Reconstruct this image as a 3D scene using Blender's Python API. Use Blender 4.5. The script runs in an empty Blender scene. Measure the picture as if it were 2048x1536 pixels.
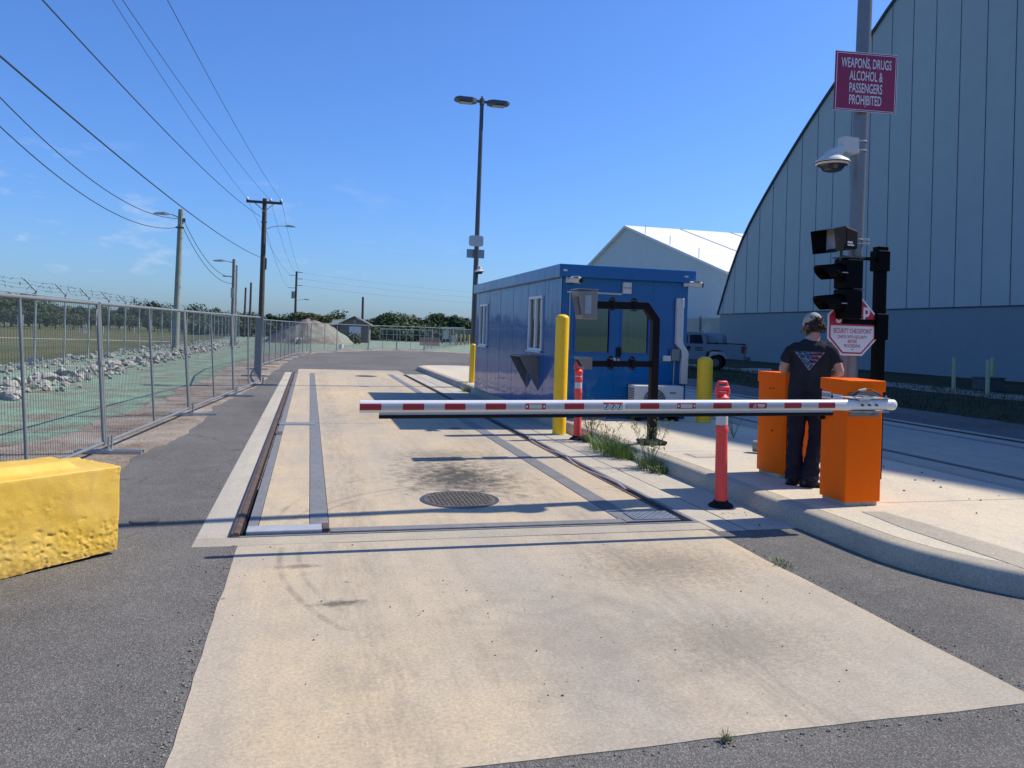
import bpy, bmesh, math, random
from mathutils import Vector, Matrix, noise
random.seed(7)
R_ = math.radians
scene = bpy.context.scene
col = scene.collection

# ------------------------------------------------------------------ camera
FPX, PITCH, ROLL, YAW, PPY, EYE = 1556.907, -0.009973, 0.031981, 0.253727, 649.664, 1.6
_fw = Vector((math.sin(YAW) * math.cos(PITCH), math.cos(YAW) * math.cos(PITCH), -math.sin(PITCH)))
_r0 = Vector((math.cos(YAW), -math.sin(YAW), 0)); _u0 = _r0.cross(_fw)
_rt = _r0 * math.cos(ROLL) + _u0 * math.sin(ROLL)
_up = _u0 * math.cos(ROLL) - _r0 * math.sin(ROLL)
cam_data = bpy.data.cameras.new("camera"); cam = bpy.data.objects.new("camera", cam_data); col.objects.link(cam)
m3 = Matrix((_rt, _up, -_fw)).transposed()
cam.matrix_world = Matrix.Translation((0, 0, EYE)) @ m3.to_4x4()
cam_data.sensor_width = 36; cam_data.lens = 36 * FPX / 2048
cam_data.shift_y = -(768 - PPY) / 2048
cam_data.clip_start = 0.05; cam_data.clip_end = 5000
scene.camera = cam

# ------------------------------------------------------------------ sun and sky
SUN_EL = math.atan(1.05); SUN_AZ = R_(85.2)          # clockwise from +Y
world = bpy.data.worlds.new("World"); scene.world = world; world.use_nodes = True
wn = world.node_tree.nodes; wl = world.node_tree.links
bg = wn['Background']; bg.inputs[1].default_value = 0.094
sky = wn.new('ShaderNodeTexSky'); sky.sky_type = 'NISHITA'; sky.sun_disc = False
sky.sun_elevation = SUN_EL; sky.sun_rotation = SUN_AZ
sky.air_density = 1.3; sky.dust_density = 1.3; sky.ozone_density = 8.0; sky.altitude = 600
# a few small low clouds: real features of the sky, fixed to directions
tc = wn.new('ShaderNodeTexCoord'); sep = wn.new('ShaderNodeSeparateXYZ'); wl.new(tc.outputs['Generated'], sep.inputs[0])
mp = wn.new('ShaderNodeMapping'); mp.inputs['Scale'].default_value = (9, 9, 26); wl.new(tc.outputs['Generated'], mp.inputs[0])
cn = wn.new('ShaderNodeTexNoise'); cn.inputs['Scale'].default_value = 1.5; cn.inputs['Detail'].default_value = 5; cn.inputs['Roughness'].default_value = .55
wl.new(mp.outputs[0], cn.inputs['Vector'])
cr = wn.new('ShaderNodeValToRGB'); cr.color_ramp.elements[0].position = .58; cr.color_ramp.elements[1].position = .74
wl.new(cn.outputs[0], cr.inputs[0])
band = wn.new('ShaderNodeValToRGB'); be = band.color_ramp.elements
be[0].position = .025; be[0].color = (0, 0, 0, 1); be[1].position = .22; be[1].color = (0, 0, 0, 1)
e = be.new(.07); e.color = (1, 1, 1, 1); e = be.new(.13); e.color = (.8, .8, .8, 1)
wl.new(sep.outputs[2], band.inputs[0])
side = wn.new('ShaderNodeMapRange'); side.inputs[1].default_value = .25; side.inputs[2].default_value = -.35
wl.new(sep.outputs[0], side.inputs[0])
mu = wn.new('ShaderNodeMath'); mu.operation = 'MULTIPLY'; wl.new(cr.outputs[0], mu.inputs[0]); wl.new(band.outputs[0], mu.inputs[1])
mu2 = wn.new('ShaderNodeMath'); mu2.operation = 'MULTIPLY'; wl.new(mu.outputs[0], mu2.inputs[0]); wl.new(side.outputs[0], mu2.inputs[1])
mu3 = wn.new('ShaderNodeMath'); mu3.operation = 'MULTIPLY'; mu3.inputs[1].default_value = .5; wl.new(mu2.outputs[0], mu3.inputs[0])
tint = wn.new('ShaderNodeMix'); tint.data_type = 'RGBA'; tint.blend_type = 'MULTIPLY'; tint.inputs[0].default_value = 1
wl.new(sky.outputs[0], tint.inputs[6]); tint.inputs[7].default_value = (.87, 1.17, 1.68, 1)
cm = wn.new('ShaderNodeMix'); cm.data_type = 'RGBA'
wl.new(mu3.outputs[0], cm.inputs[0]); wl.new(tint.outputs[2], cm.inputs[6]); cm.inputs[7].default_value = (7.5, 8.0, 8.8, 1)
wl.new(cm.outputs[2], bg.inputs[0])

sd = bpy.data.lights.new("sun", 'SUN'); sd.energy = 5.0; sd.angle = R_(.53); sd.color = (1, .91, .78)
so = bpy.data.objects.new("sun", sd); col.objects.link(so)
sdir = Vector((math.sin(SUN_AZ) * math.cos(SUN_EL), math.cos(SUN_AZ) * math.cos(SUN_EL), math.sin(SUN_EL)))
so.rotation_euler = sdir.to_track_quat('Z', 'Y').to_euler(); so.location = (30, 0, 40)

vs = scene.view_settings
vs.view_transform = 'Standard'; vs.look = 'None'; vs.exposure = 0.14; vs.gamma = 1; vs.use_curve_mapping = False
scene.cycles.max_bounces = 6; scene.cycles.transparent_max_bounces = 24
scene.cycles.use_denoising = True

# ------------------------------------------------------------------ helpers
def ray(px, py):
    return _rt * ((px - 1024) / FPX) - _up * ((py - PPY) / FPX) + _fw
def at(px, py, Y):
    d = ray(px, py); return Vector((0, 0, EYE)) + d * (Y / d.y)

def nodes(name):
    m = bpy.data.materials.new(name); m.use_nodes = True
    n = m.node_tree.nodes; l = m.node_tree.links
    return m, n, l, n['Principled BSDF']

def noise_node(n, l, vec, scale, detail=4, rough=.55, dist=0):
    t = n.new('ShaderNodeTexNoise'); t.inputs['Scale'].default_value = scale
    t.inputs['Detail'].default_value = detail; t.inputs['Roughness'].default_value = rough; t.inputs['Distortion'].default_value = dist
    l.new(vec, t.inputs['Vector']); return t.outputs['Fac']
def ramp(n, l, fac, stops):
    r = n.new('ShaderNodeValToRGB'); el = r.color_ramp.elements
    el[0].position, el[0].color = stops[0][0], (*stops[0][1], 1); el[1].position, el[1].color = stops[-1][0], (*stops[-1][1], 1)
    for p, c in stops[1:-1]:
        q = el.new(p); q.color = (*c, 1)
    l.new(fac, r.inputs[0]); return r.outputs[0]
def g3(v): return (v, v, v)
def mixc(n, l, fac, a, b, mode='MIX'):
    x = n.new('ShaderNodeMix'); x.data_type = 'RGBA'; x.blend_type = mode
    for s, v in ((x.inputs[0], fac), (x.inputs[6], a), (x.inputs[7], b)):
        if hasattr(v, 'is_output'): l.new(v, s)
        elif isinstance(v, (int, float)): s.default_value = v
        else: s.default_value = (*v, 1)
    return x.outputs[2]
def mathn(n, l, op, a, b=None, c=None):
    x = n.new('ShaderNodeMath'); x.operation = op
    for i, v in enumerate((a, b, c)):
        if v is None: continue
        if hasattr(v, 'is_output'): l.new(v, x.inputs[i])
        else: x.inputs[i].default_value = v
    return x.outputs[0]
def coords(n, l, scale=(1, 1, 1), rot=(0, 0, 0)):
    t = n.new('ShaderNodeTexCoord'); m = n.new('ShaderNodeMapping')
    m.inputs['Scale'].default_value = scale; m.inputs['Rotation'].default_value = rot
    l.new(t.outputs['Object'], m.inputs[0]); return m.outputs[0]
def bumpn(n, l, bs, h, strength, dist=.01):
    b = n.new('ShaderNodeBump'); b.inputs['Strength'].default_value = strength; b.inputs['Distance'].default_value = dist
    l.new(h, b.inputs['Height']); l.new(b.outputs[0], bs.inputs['Normal'])

def pm(name, c, rough=.5, metal=0, var=.18, scale=3, bump=.15, bscale=60, spec=.5, coat=0, dirt=None, dirt_amt=.4):
    """general procedural surface: base colour with two scales of variation, roughness variation and fine bump"""
    m, n, l, b = nodes(name)
    v = coords(n, l)
    f1 = noise_node(n, l, v, scale, 5, .6); f2 = noise_node(n, l, v, scale * 9, 3)
    lo = tuple(x * (1 - var) for x in c); hi = tuple(min(1, x * (1 + var)) for x in c)
    c1 = ramp(n, l, f1, [(.3, lo), (.7, hi)])
    c2 = mixc(n, l, .35, c1, ramp(n, l, f2, [(.35, lo), (.65, hi)]))
    if dirt:
        f3 = noise_node(n, l, v, scale * 2.3, 6, .65)
        msk = ramp(n, l, f3, [(.52, g3(0)), (.7, g3(dirt_amt))])
        c2 = mixc(n, l, msk, c2, dirt)
    l.new(c2, b.inputs['Base Color'])
    rr = n.new('ShaderNodeMapRange'); l.new(f1, rr.inputs[0]); rr.inputs[3].default_value = max(.02, rough - .08); rr.inputs[4].default_value = min(1, rough + .08)
    l.new(rr.outputs[0], b.inputs['Roughness'])
    b.inputs['Metallic'].default_value = metal; b.inputs['Specular IOR Level'].default_value = spec; b.inputs['Coat Weight'].default_value = coat
    if bump: bumpn(n, l, b, noise_node(n, l, v, bscale, 3), bump, .004)
    return m

class MB:
    def __init__(s): s.v = []; s.f = []
    def add(s, vs, fs):
        o = len(s.v); s.v += [tuple(v) for v in vs]; s.f += [tuple(i + o for i in f) for f in fs]; return s
    def box(s, c, d, rot=None):
        hx, hy, hz = d[0] / 2, d[1] / 2, d[2] / 2
        vs = [Vector((x, y, z)) for x in (-hx, hx) for y in (-hy, hy) for z in (-hz, hz)]
        if rot is not None: vs = [rot @ v for v in vs]
        c = Vector(c)
        return s.add([v + c for v in vs], [(0, 1, 3, 2), (4, 6, 7, 5), (0, 4, 5, 1), (2, 3, 7, 6), (0, 2, 6, 4), (1, 5, 7, 3)])
    def b2(s, x0, x1, y0, y1, z0, z1):
        return s.box(((x0 + x1) / 2, (y0 + y1) / 2, (z0 + z1) / 2), (x1 - x0, y1 - y0, z1 - z0))
    def tube(s, pts, r, n=8, cap=True):
        pts = [Vector(p) for p in pts]; rs = r if isinstance(r, (list, tuple)) else [r] * len(pts)
        rs = [(q, q) if not isinstance(q, (list, tuple)) else q for q in rs]
        t = (pts[1] - pts[0]).normalized(); a = t.orthogonal().normalized()
        if abs(t.z) < .9: a = t.cross(Vector((0, 0, 1))).normalized()
        else: a = (Vector((1, 0, 0)) - t * t.x).normalized()
        o = len(s.v)
        for i, p in enumerate(pts):
            if 0 < i < len(pts) - 1: t2 = (pts[i + 1] - pts[i - 1]).normalized()
            elif i == 0: t2 = (pts[1] - pts[0]).normalized()
            else: t2 = (pts[-1] - pts[-2]).normalized()
            a = (a - t2 * a.dot(t2)).normalized(); b = t2.cross(a)
            for k in range(n):
                w = 2 * math.pi * k / n
                s.v.append(tuple(p + a * math.cos(w) * rs[i][0] + b * math.sin(w) * rs[i][1]))
        for i in range(len(pts) - 1):
            for k in range(n):
                s.f.append((o + i * n + k, o + i * n + (k + 1) % n, o + (i + 1) * n + (k + 1) % n, o + (i + 1) * n + k))
        if cap:
            s.f.append(tuple(o + k for k in reversed(range(n)))); e = o + (len(pts) - 1) * n
            s.f.append(tuple(e + k for k in range(n)))
        return s
    def lathe(s, prof, n=24, c=(0, 0, 0), rot=None, cap=False):
        o = len(s.v); c = Vector(c)
        for r, z in prof:
            for k in range(n):
                w = 2 * math.pi * k / n; p = Vector((r * math.cos(w), r * math.sin(w), z))
                if rot is not None: p = rot @ p
                s.v.append(tuple(p + c))
        for i in range(len(prof) - 1):
            for k in range(n):
                s.f.append((o + i * n + k, o + i * n + (k + 1) % n, o + (i + 1) * n + (k + 1) % n, o + (i + 1) * n + k))
        if cap and prof[0][0] > 1e-4: s.f.append(tuple(o + k for k in reversed(range(n))))
        if cap and prof[-1][0] > 1e-4: s.f.append(tuple(o + (len(prof) - 1) * n + k for k in range(n)))
        return s
    def prism(s, poly, h, M=None):
        """poly: 2D points (CCW), extruded from z=0 to z=h, then transformed by M"""
        n = len(poly); vs = [Vector((x, y, 0)) for x, y in poly] + [Vector((x, y, h)) for x, y in poly]
        if M is not None: vs = [M @ v for v in vs]
        return s.add(vs, [tuple(reversed(range(n))), tuple(range(n, 2 * n))] + [(i, (i + 1) % n, n + (i + 1) % n, n + i) for i in range(n)])
    def rings(s, rings, cap=True):
        n = len(rings[0]); o = len(s.v)
        for r in rings: s.v += [tuple(p) for p in r]
        for i in range(len(rings) - 1):
            for k in range(n):
                s.f.append((o + i * n + k, o + i * n + (k + 1) % n, o + (i + 1) * n + (k + 1) % n, o + (i + 1) * n + k))
        if cap:
            s.f.append(tuple(o + k for k in reversed(range(n)))); e = o + (len(rings) - 1) * n
            s.f.append(tuple(e + k for k in range(n)))
        return s
    def mesh(s, name):
        me = bpy.data.meshes.new(name); me.from_pydata(s.v, [], s.f); me.validate(); me.update(); return me
    def build(s, name, mat, parent=None, smooth=False, bevel=0, loc=None):
        me = s.mesh(name)
        if not isinstance(mat, (list, tuple)): mat = [mat]
        for m in mat: me.materials.append(m)
        o = bpy.data.objects.new(name, me); col.objects.link(o)
        if parent is not None: o.parent = parent
        if loc is not None: o.location = loc
        fix_normals(me)
        if smooth: shade(me, smooth if not isinstance(smooth, bool) else 40)
        if bevel:
            bv = o.modifiers.new("bevel", 'BEVEL'); bv.width = bevel; bv.segments = 2; bv.limit_method = 'ANGLE'; bv.angle_limit = R_(40)
        return o
def fix_normals(me):
    b = bmesh.new(); b.from_mesh(me); bmesh.ops.recalc_face_normals(b, faces=b.faces); b.to_mesh(me); b.free()
def shade(me, ang=40):
    for p in me.polygons: p.use_smooth = True
    b = bmesh.new(); b.from_mesh(me)
    for ed in b.edges:
        if len(ed.link_faces) == 2 and ed.calc_face_angle(0) > R_(ang): ed.smooth = False
    b.to_mesh(me); b.free()
def thing(name, label, cat, loc=(0, 0, 0), rz=0, group=None):
    o = bpy.data.objects.new(name, None); col.objects.link(o); o.empty_display_size = .1
    o.location = loc; o.rotation_euler = (0, 0, rz); o['label'] = label; o['category'] = cat
    if group: o['group'] = group
    return o
def tag(o, label, cat, group=None):
    o['label'] = label; o['category'] = cat
    if group: o['group'] = group
    return o
def struct(o, kind='structure'): o['kind'] = kind; return o
def dup(root, loc=None, rz=None, label=None, group=None, scale=None):
    r = root.copy(); col.objects.link(r)
    if loc is not None: r.location = loc
    if rz is not None: r.rotation_euler = (0, 0, rz)
    if scale is not None: r.scale = scale
    if label: r['label'] = label
    if group: r['group'] = group
    for ch in list(root.children):
        c = ch.copy(); col.objects.link(c); c.parent = r
        for gch in list(ch.children):
            d = gch.copy(); col.objects.link(d); d.parent = c
    return r
def evald(o, name, mat, parent=None, smooth=True, remove=True):
    """bake an object's modifiers into a plain mesh object"""
    dg = bpy.context.evaluated_depsgraph_get(); dg.update()
    me = bpy.data.meshes.new_from_object(o.evaluated_get(dg), depsgraph=dg)
    if remove: bpy.data.objects.remove(o)
    me.name = name; me.materials.clear()
    for m in (mat if isinstance(mat, (list, tuple)) else [mat]): me.materials.append(m)
    q = bpy.data.objects.new(name, me); col.objects.link(q)
    if parent is not None: q.parent = parent
    for p in me.polygons: p.use_smooth = smooth
    return q
def text_bm(s, size=1, wx=1, bold=0, align='CENTER', space=1):
    cu = bpy.data.curves.new("t", 'FONT'); cu.body = s; cu.size = size; cu.align_x = align; cu.align_y = 'CENTER'; cu.offset = bold; cu.space_character = space
    cu.resolution_u = 3
    o = bpy.data.objects.new("t", cu); col.objects.link(o)
    dg = bpy.context.evaluated_depsgraph_get(); dg.update()
    me = bpy.data.meshes.new_from_object(o.evaluated_get(dg), depsgraph=dg)
    vs = [(v.co.x * wx, v.co.y, 0) for v in me.vertices]; fs = [tuple(p.vertices) for p in me.polygons]
    bpy.data.objects.remove(o); bpy.data.curves.remove(cu); bpy.data.meshes.remove(me)
    return vs, fs
def lettering(lines, M, name, mat, parent):
    """lines: (text, x, y, size, width scale, bold) in the sign's own plane; M puts the plane in place"""
    mb = MB()
    for t, x, y, size, wx, bold in lines:
        vs, fs = text_bm(t, size, wx, bold)
        mb.add([M @ Vector((v[0] + x, v[1] + y, 0)) for v in vs], fs)
    me = mb.mesh(name); me.materials.append(mat)
    o = bpy.data.objects.new(name, me); col.objects.link(o); o.parent = parent
    return o
FACE_S = Matrix(((1, 0, 0), (0, 0, -1), (0, 1, 0))).to_4x4()      # local xy plane -> xz, facing -y
FACE_W = Matrix(((0, 0, -1), (-1, 0, 0), (0, 1, 0))).to_4x4()     # facing -x
def fbm(p, s=1, o=4):
    return noise.fractal(Vector(p) * s, 1.0, 2.0, o)
ORD = ['first', 'second', 'third', 'fourth', 'fifth', 'sixth', 'seventh', 'eighth', 'ninth', 'tenth', 'eleventh', 'twelfth', 'thirteenth', 'fourteenth', 'fifteenth', 'sixteenth',
       'seventeenth', 'eighteenth', 'nineteenth', 'twentieth'] + ['twenty-' + w for w in ('first', 'second', 'third', 'fourth', 'fifth', 'sixth', 'seventh', 'eighth', 'ninth')] + ['thirtieth'] + ['thirty-' + w for w in ('first', 'second', 'third', 'fourth', 'fifth', 'sixth', 'seventh', 'eighth', 'ninth')] + ['fortieth']

# ------------------------------------------------------------------ materials
def concrete(name, a, b_, warm, stain=.35, streak=True, oil=None, tracks=(), arcs=()):
    a, b_, warm = [tuple(x * k for x, k in zip(c, (1.03, .96, .80))) for c in (a, b_, warm)]
    m, n, l, bs = nodes(name)
    v = coords(n, l); vst = coords(n, l, (1.6, .12, 1))
    big = noise_node(n, l, v, .42, 4, .5, .6); mid = noise_node(n, l, v, 2.2, 6, .65, .4); fine = noise_node(n, l, v, 55, 3, .7); micro = noise_node(n, l, v, 260, 2, .6)
    c = ramp(n, l, big, [(.32, b_), (.5, a), (.68, warm)])
    c = mixc(n, l, ramp(n, l, mid, [(.42, g3(0)), (.75, g3(stain))]), c, tuple(x * .62 for x in b_))
    broad = noise_node(n, l, coords(n, l, (1.15, .07, 1)), 1.0, 3, .5, .3)
    c = mixc(n, l, ramp(n, l, broad, [(.42, g3(0)), (.66, g3(.6))]), c, tuple(x * k for x, k in zip(b_, (.86, .90, 1.0))))
    if streak:
        st = noise_node(n, l, vst, 5, 5, .6)
        c = mixc(n, l, ramp(n, l, st, [(.45, g3(0)), (.75, g3(.32))]), c, tuple(x * .66 for x in b_))
    c = mixc(n, l, .7, c, ramp(n, l, fine, [(.3, g3(.36)), (.7, g3(.64))]), 'OVERLAY')
    c = mixc(n, l, .75, c, ramp(n, l, micro, [(.3, g3(.30)), (.7, g3(.70))]), 'OVERLAY')
    blot = noise_node(n, l, v, 7.5, 5, .7, .6)
    c = mixc(n, l, ramp(n, l, blot, [(.50, g3(0)), (.78, g3(.5))]), c, tuple(x * .72 for x in b_))
    # small dark spots (gum, drips)
    vo = n.new('ShaderNodeTexVoronoi'); vo.inputs['Scale'].default_value = 3.1; l.new(v, vo.inputs['Vector'])
    spot = ramp(n, l, vo.outputs['Distance'], [(.035, g3(1)), (.06, g3(0))])
    sel = n.new('ShaderNodeSeparateColor'); l.new(vo.outputs['Color'], sel.inputs[0])
    pick = ramp(n, l, sel.outputs[0], [(.55, g3(0)), (.6, g3(.6))])
    c = mixc(n, l, mathn(n, l, 'MULTIPLY', spot, pick), c, (.09, .08, .07))
    if oil:
        sp = n.new('ShaderNodeSeparateXYZ'); l.new(v, sp.inputs[0])
        for (ox, oy, rx, ry, amt, sc) in oil:
            dx = mathn(n, l, 'DIVIDE', mathn(n, l, 'SUBTRACT', sp.outputs[0], ox), rx)
            dy = mathn(n, l, 'DIVIDE', mathn(n, l, 'SUBTRACT', sp.outputs[1], oy), ry)
            d = mathn(n, l, 'SQRT', mathn(n, l, 'ADD', mathn(n, l, 'MULTIPLY', dx, dx), mathn(n, l, 'MULTIPLY', dy, dy)))
            nz = noise_node(n, l, v, sc, 6, .72, .15)
            d2 = mathn(n, l, 'ADD', d, mathn(n, l, 'MULTIPLY', mathn(n, l, 'SUBTRACT', nz, .5), 2.6))
            c = mixc(n, l, ramp(n, l, d2, [(.15, g3(amt)), (.95, g3(0))]), c, (.035, .035, .036))
    if tracks or arcs:
        sp2 = n.new('ShaderNodeSeparateXYZ'); l.new(v, sp2.inputs[0]); wob = noise_node(n, l, v, 1.3, 3); grit = noise_node(n, l, coords(n, l, (3, .5, 1)), 6, 5, .7)
        for (tx, tw, amt) in tracks:
            d = mathn(n, l, 'ABSOLUTE', mathn(n, l, 'SUBTRACT', mathn(n, l, 'ADD', sp2.outputs[0], mathn(n, l, 'MULTIPLY', mathn(n, l, 'SUBTRACT', wob, .5), .5)), tx))
            mk = mathn(n, l, 'MULTIPLY', ramp(n, l, d, [(tw * .4, g3(1)), (tw, g3(0))]), ramp(n, l, grit, [(.38, g3(0)), (.66, g3(amt))]))
            c = mixc(n, l, mk, c, (.10, .095, .09))
        for (ax, ay, ar, aw, y0, y1, amt) in arcs:
            dx = mathn(n, l, 'SUBTRACT', sp2.outputs[0], ax); dy = mathn(n, l, 'SUBTRACT', sp2.outputs[1], ay)
            d = mathn(n, l, 'ABSOLUTE', mathn(n, l, 'SUBTRACT', mathn(n, l, 'SQRT', mathn(n, l, 'ADD', mathn(n, l, 'MULTIPLY', dx, dx), mathn(n, l, 'MULTIPLY', dy, dy))), ar))
            ins = mathn(n, l, 'MULTIPLY', mathn(n, l, 'GREATER_THAN', sp2.outputs[1], y0), mathn(n, l, 'LESS_THAN', sp2.outputs[1], y1))
            mk = mathn(n, l, 'MULTIPLY', mathn(n, l, 'MULTIPLY', ramp(n, l, d, [(aw * .3, g3(1)), (aw, g3(0))]), ins), ramp(n, l, mid, [(.4, g3(0)), (.62, g3(amt))]))
            c = mixc(n, l, mk, c, (.09, .085, .08))
    l.new(c, bs.inputs['Base Color']); bs.inputs['Roughness'].default_value = .86; bs.inputs['Specular IOR Level'].default_value = .3
    h = mathn(n, l, 'ADD', mathn(n, l, 'MULTIPLY', fine, .6), micro)
    bumpn(n, l, bs, h, .35, .003)
    return m
def asphalt_mat():
    m, n, l, bs = nodes("asphalt")
    v = coords(n, l)
    big = noise_node(n, l, v, .35, 4, .55, .5); mid = noise_node(n, l, v, 3.5, 5, .6); fine = noise_node(n, l, v, 140, 2, .6)
    c = ramp(n, l, big, [(.3, (.10, .096, .088)), (.7, (.165, .156, .14))])
    c = mixc(n, l, ramp(n, l, mid, [(.45, g3(0)), (.8, g3(.45))]), c, (.21, .20, .178))
    vo = n.new('ShaderNodeTexVoronoi'); vo.inputs['Scale'].default_value = 165; l.new(v, vo.inputs['Vector'])
    sc = n.new('ShaderNodeSeparateColor'); l.new(vo.outputs['Color'], sc.inputs[0])
    c = mixc(n, l, .62, c, ramp(n, l, sc.outputs[0], [(0, g3(.22)), (.75, g3(.52)), (1, g3(.95))]), 'OVERLAY')
    c = mixc(n, l, ramp(n, l, sc.outputs[1], [(.9, g3(0)), (.94, g3(.5))]), c, (.34, .33, .31))
    cv = n.new('ShaderNodeTexVoronoi'); cv.feature = 'DISTANCE_TO_EDGE'; cv.inputs['Scale'].default_value = .42
    wv = n.new('ShaderNodeVectorMath'); wv.operation = 'ADD'; nv = n.new('ShaderNodeTexNoise'); nv.inputs['Scale'].default_value = 3.0; nv.inputs['Detail'].default_value = 6; l.new(v, nv.inputs['Vector'])
    sv = n.new('ShaderNodeVectorMath'); sv.operation = 'SCALE'; sv.inputs['Scale'].default_value = .35; l.new(nv.outputs['Color'], sv.inputs[0]); l.new(v, wv.inputs[0]); l.new(sv.outputs[0], wv.inputs[1]); l.new(wv.outputs[0], cv.inputs['Vector'])
    ck = mathn(n, l, 'MULTIPLY', ramp(n, l, cv.outputs['Distance'], [(.0015, g3(1)), (.005, g3(0))]), ramp(n, l, big, [(.48, g3(0)), (.6, g3(.75))]))
    c = mixc(n, l, ck, c, (.03, .03, .03))
    l.new(c, bs.inputs['Base Color']); bs.inputs['Roughness'].default_value = .9; bs.inputs['Specular IOR Level'].default_value = .28
    bumpn(n, l, bs, mathn(n, l, 'ADD', vo.outputs['Distance'], fine), .55, .006)
    return m
def soil_mat(name, cols, sc=1.2, clump=18, bump=.8, thr=None):
    m, n, l, bs = nodes(name)
    v = coords(n, l)
    a = noise_node(n, l, v, sc, 6, .62, .5); b = noise_node(n, l, v, clump, 5, .7); f = noise_node(n, l, v, clump * 5, 3, .7)
    mix = mathn(n, l, 'ADD', mathn(n, l, 'MULTIPLY', a, .7), mathn(n, l, 'MULTIPLY', b, .3))
    k = len(cols); c = ramp(n, l, mix, [(.36 + .28 * i / (k - 1), cc) for i, cc in enumerate(cols)])
    c = mixc(n, l, .8, c, ramp(n, l, f, [(.3, g3(.3)), (.7, g3(.7))]), 'OVERLAY')
    c = mixc(n, l, .6, c, ramp(n, l, b, [(.3, g3(.3)), (.7, g3(.66))]), 'OVERLAY')
    l.new(c, bs.inputs['Base Color']); bs.inputs['Roughness'].default_value = .95; bs.inputs['Specular IOR Level'].default_value = .15
    bumpn(n, l, bs, mathn(n, l, 'ADD', b, mathn(n, l, 'MULTIPLY', f, .5)), bump, .03)
    return m
def leaf_mat(name, lo, hi):
    m, n, l, bs = nodes(name)
    v = coords(n, l); f = noise_node(n, l, v, .9, 3); f2 = noise_node(n, l, v, 9, 2)
    c = mixc(n, l, .5, ramp(n, l, f, [(.35, lo), (.65, hi)]), ramp(n, l, f2, [(.35, lo), (.65, hi)]))
    l.new(c, bs.inputs['Base Color']); bs.inputs['Roughness'].default_value = .6; bs.inputs['Specular IOR Level'].default_value = .25
    return m
M = {}
M['deck'] = concrete('scale_concrete', (.50, .44, .36), (.44, .405, .36), (.57, .475, .35), .25, oil=[(1.62, 8.4, .80, 1.45, .9, 7), (1.7, 9.9, .9, .7, .4, 9), (1.2, 14.5, .9, 2.2, .2, 3)], tracks=((.42, .22, .3), (2.35, .22, .28)), arcs=((1.9, 6.0, 2.1, .035, 6.4, 8.2, .5), (1.9, 6.0, 1.96, .03, 6.4, 7.8, .4), (2.1, 6.6, 2.3, .03, 6.8, 8.6, .35)))
M['apron'] = concrete('apron_concrete', (.48, .43, .365), (.41, .39, .365), (.60, .495, .345), .28, oil=[(-.02, 5.37, .2, .06, .55, 16), (.22, 4.62, .2, .07, .75, 16), (2.5, 5.05, .75, .65, .42, 24), (1.45, 3.9, .8, 1.2, .22, 3), (2.3, 3.7, .6, .5, .3, 26)], tracks=((.35, .24, .25), (2.15, .3, .25)), arcs=((2.6, 5.6, 2.75, .03, 4.2, 5.85, .45), (2.6, 5.6, 2.62, .025, 4.5, 5.85, .35)))
M['kerb'] = concrete('kerb_concrete', (.43, .41, .37), (.36, .345, .32), (.49, .455, .39), .3, streak=False)
M['pavement'] = concrete('pavement_concrete', (.59, .56, .49), (.54, .515, .465), (.63, .585, .49), .2, streak=False)
M['gutter'] = concrete('gutter_concrete', (.50, .485, .45), (.43, .42, .40), (.54, .51, .45), .3)
M['lane2'] = concrete('far_lane_concrete', (.46, .44, .40), (.40, .39, .37), (.50, .46, .40), .3)
M['asphalt'] = asphalt_mat()
M['hydroseed'] = soil_mat('hydroseeded_soil', [(.19, .14, .10), (.22, .185, .14), (.22, .25, .185), (.21, .31, .22), (.225, .36, .26), (.28, .38, .285)], 1.3, 16)
M['verge'] = soil_mat('gravelly_verge', [(.16, .125, .095), (.27, .22, .17), (.36, .31, .25), (.42, .38, .32)], 1.0, 26)
M['field'] = soil_mat('mown_field', [(.075, .085, .03), (.105, .11, .04), (.14, .135, .055)], .12, 6, .4)
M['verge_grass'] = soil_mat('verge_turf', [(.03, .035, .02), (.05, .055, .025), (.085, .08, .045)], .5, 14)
M['dirt'] = soil_mat('mound_dirt', [(.17, .14, .12), (.24, .20, .17), (.28, .27, .22), (.25, .33, .26)], .5, 8)
M['pit'] = pm('pit_floor', (.03, .028, .026), .9)
M['galv'] = pm('galvanised_steel', (.34, .37, .39), .45, .55, .2, 4, .1)
M['galv_light'] = pm('bright_galvanised_steel', (.44, .45, .44), .45, .2, .15, 6, .1, dirt=(.22, .2, .17))
M['fence_steel'] = pm('fence_steel', (.22, .245, .25), .45, .3, .12, 5, .05)
M['wire'] = pm('fence_wire', (.18, .21, .22), .5, .4, .1, 2, 0)
M['grey_steel'] = pm('painted_grey_steel', (.20, .20, .195), .55, 0, .2, 5, .2, spec=.3, dirt=(.17, .14, .11), dirt_amt=.75)
M['rust'] = pm('rusty_steel', (.10, .068, .052), .8, .1, .4, 8, .4, dirt=(.20, .16, .135), dirt_amt=.7)
M['black'] = pm('black_powder_coat', (.005, .005, .007), .5, 0, .2, 5, .1, spec=.22)
M['signal_black'] = pm('signal_black', (.003, .003, .004), .6, 0, .2, 5, .1, spec=.1)
M['black_matte'] = pm('black_rubber', (.009, .009, .0095), .8, 0, .3, 8, .3, spec=.25)
M['dark_metal'] = pm('dark_grey_metal', (.10, .105, .11), .45, .4, .15, 5, .1)
M['pole'] = pm('grey_pole_paint', (.20, .205, .21), .38, .3, .1, 3, .08)
M['yellow'] = pm('bollard_yellow_paint', (.93, .56, .008), .42, 0, .07, 3, .06, dirt=(.6, .40, .03), dirt_amt=.3)
M['orange_cab'] = pm('orange_powder_coat', (.93, .14, .0005), .5, 0, .05, 2, .10, 240, spec=.12)
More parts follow.
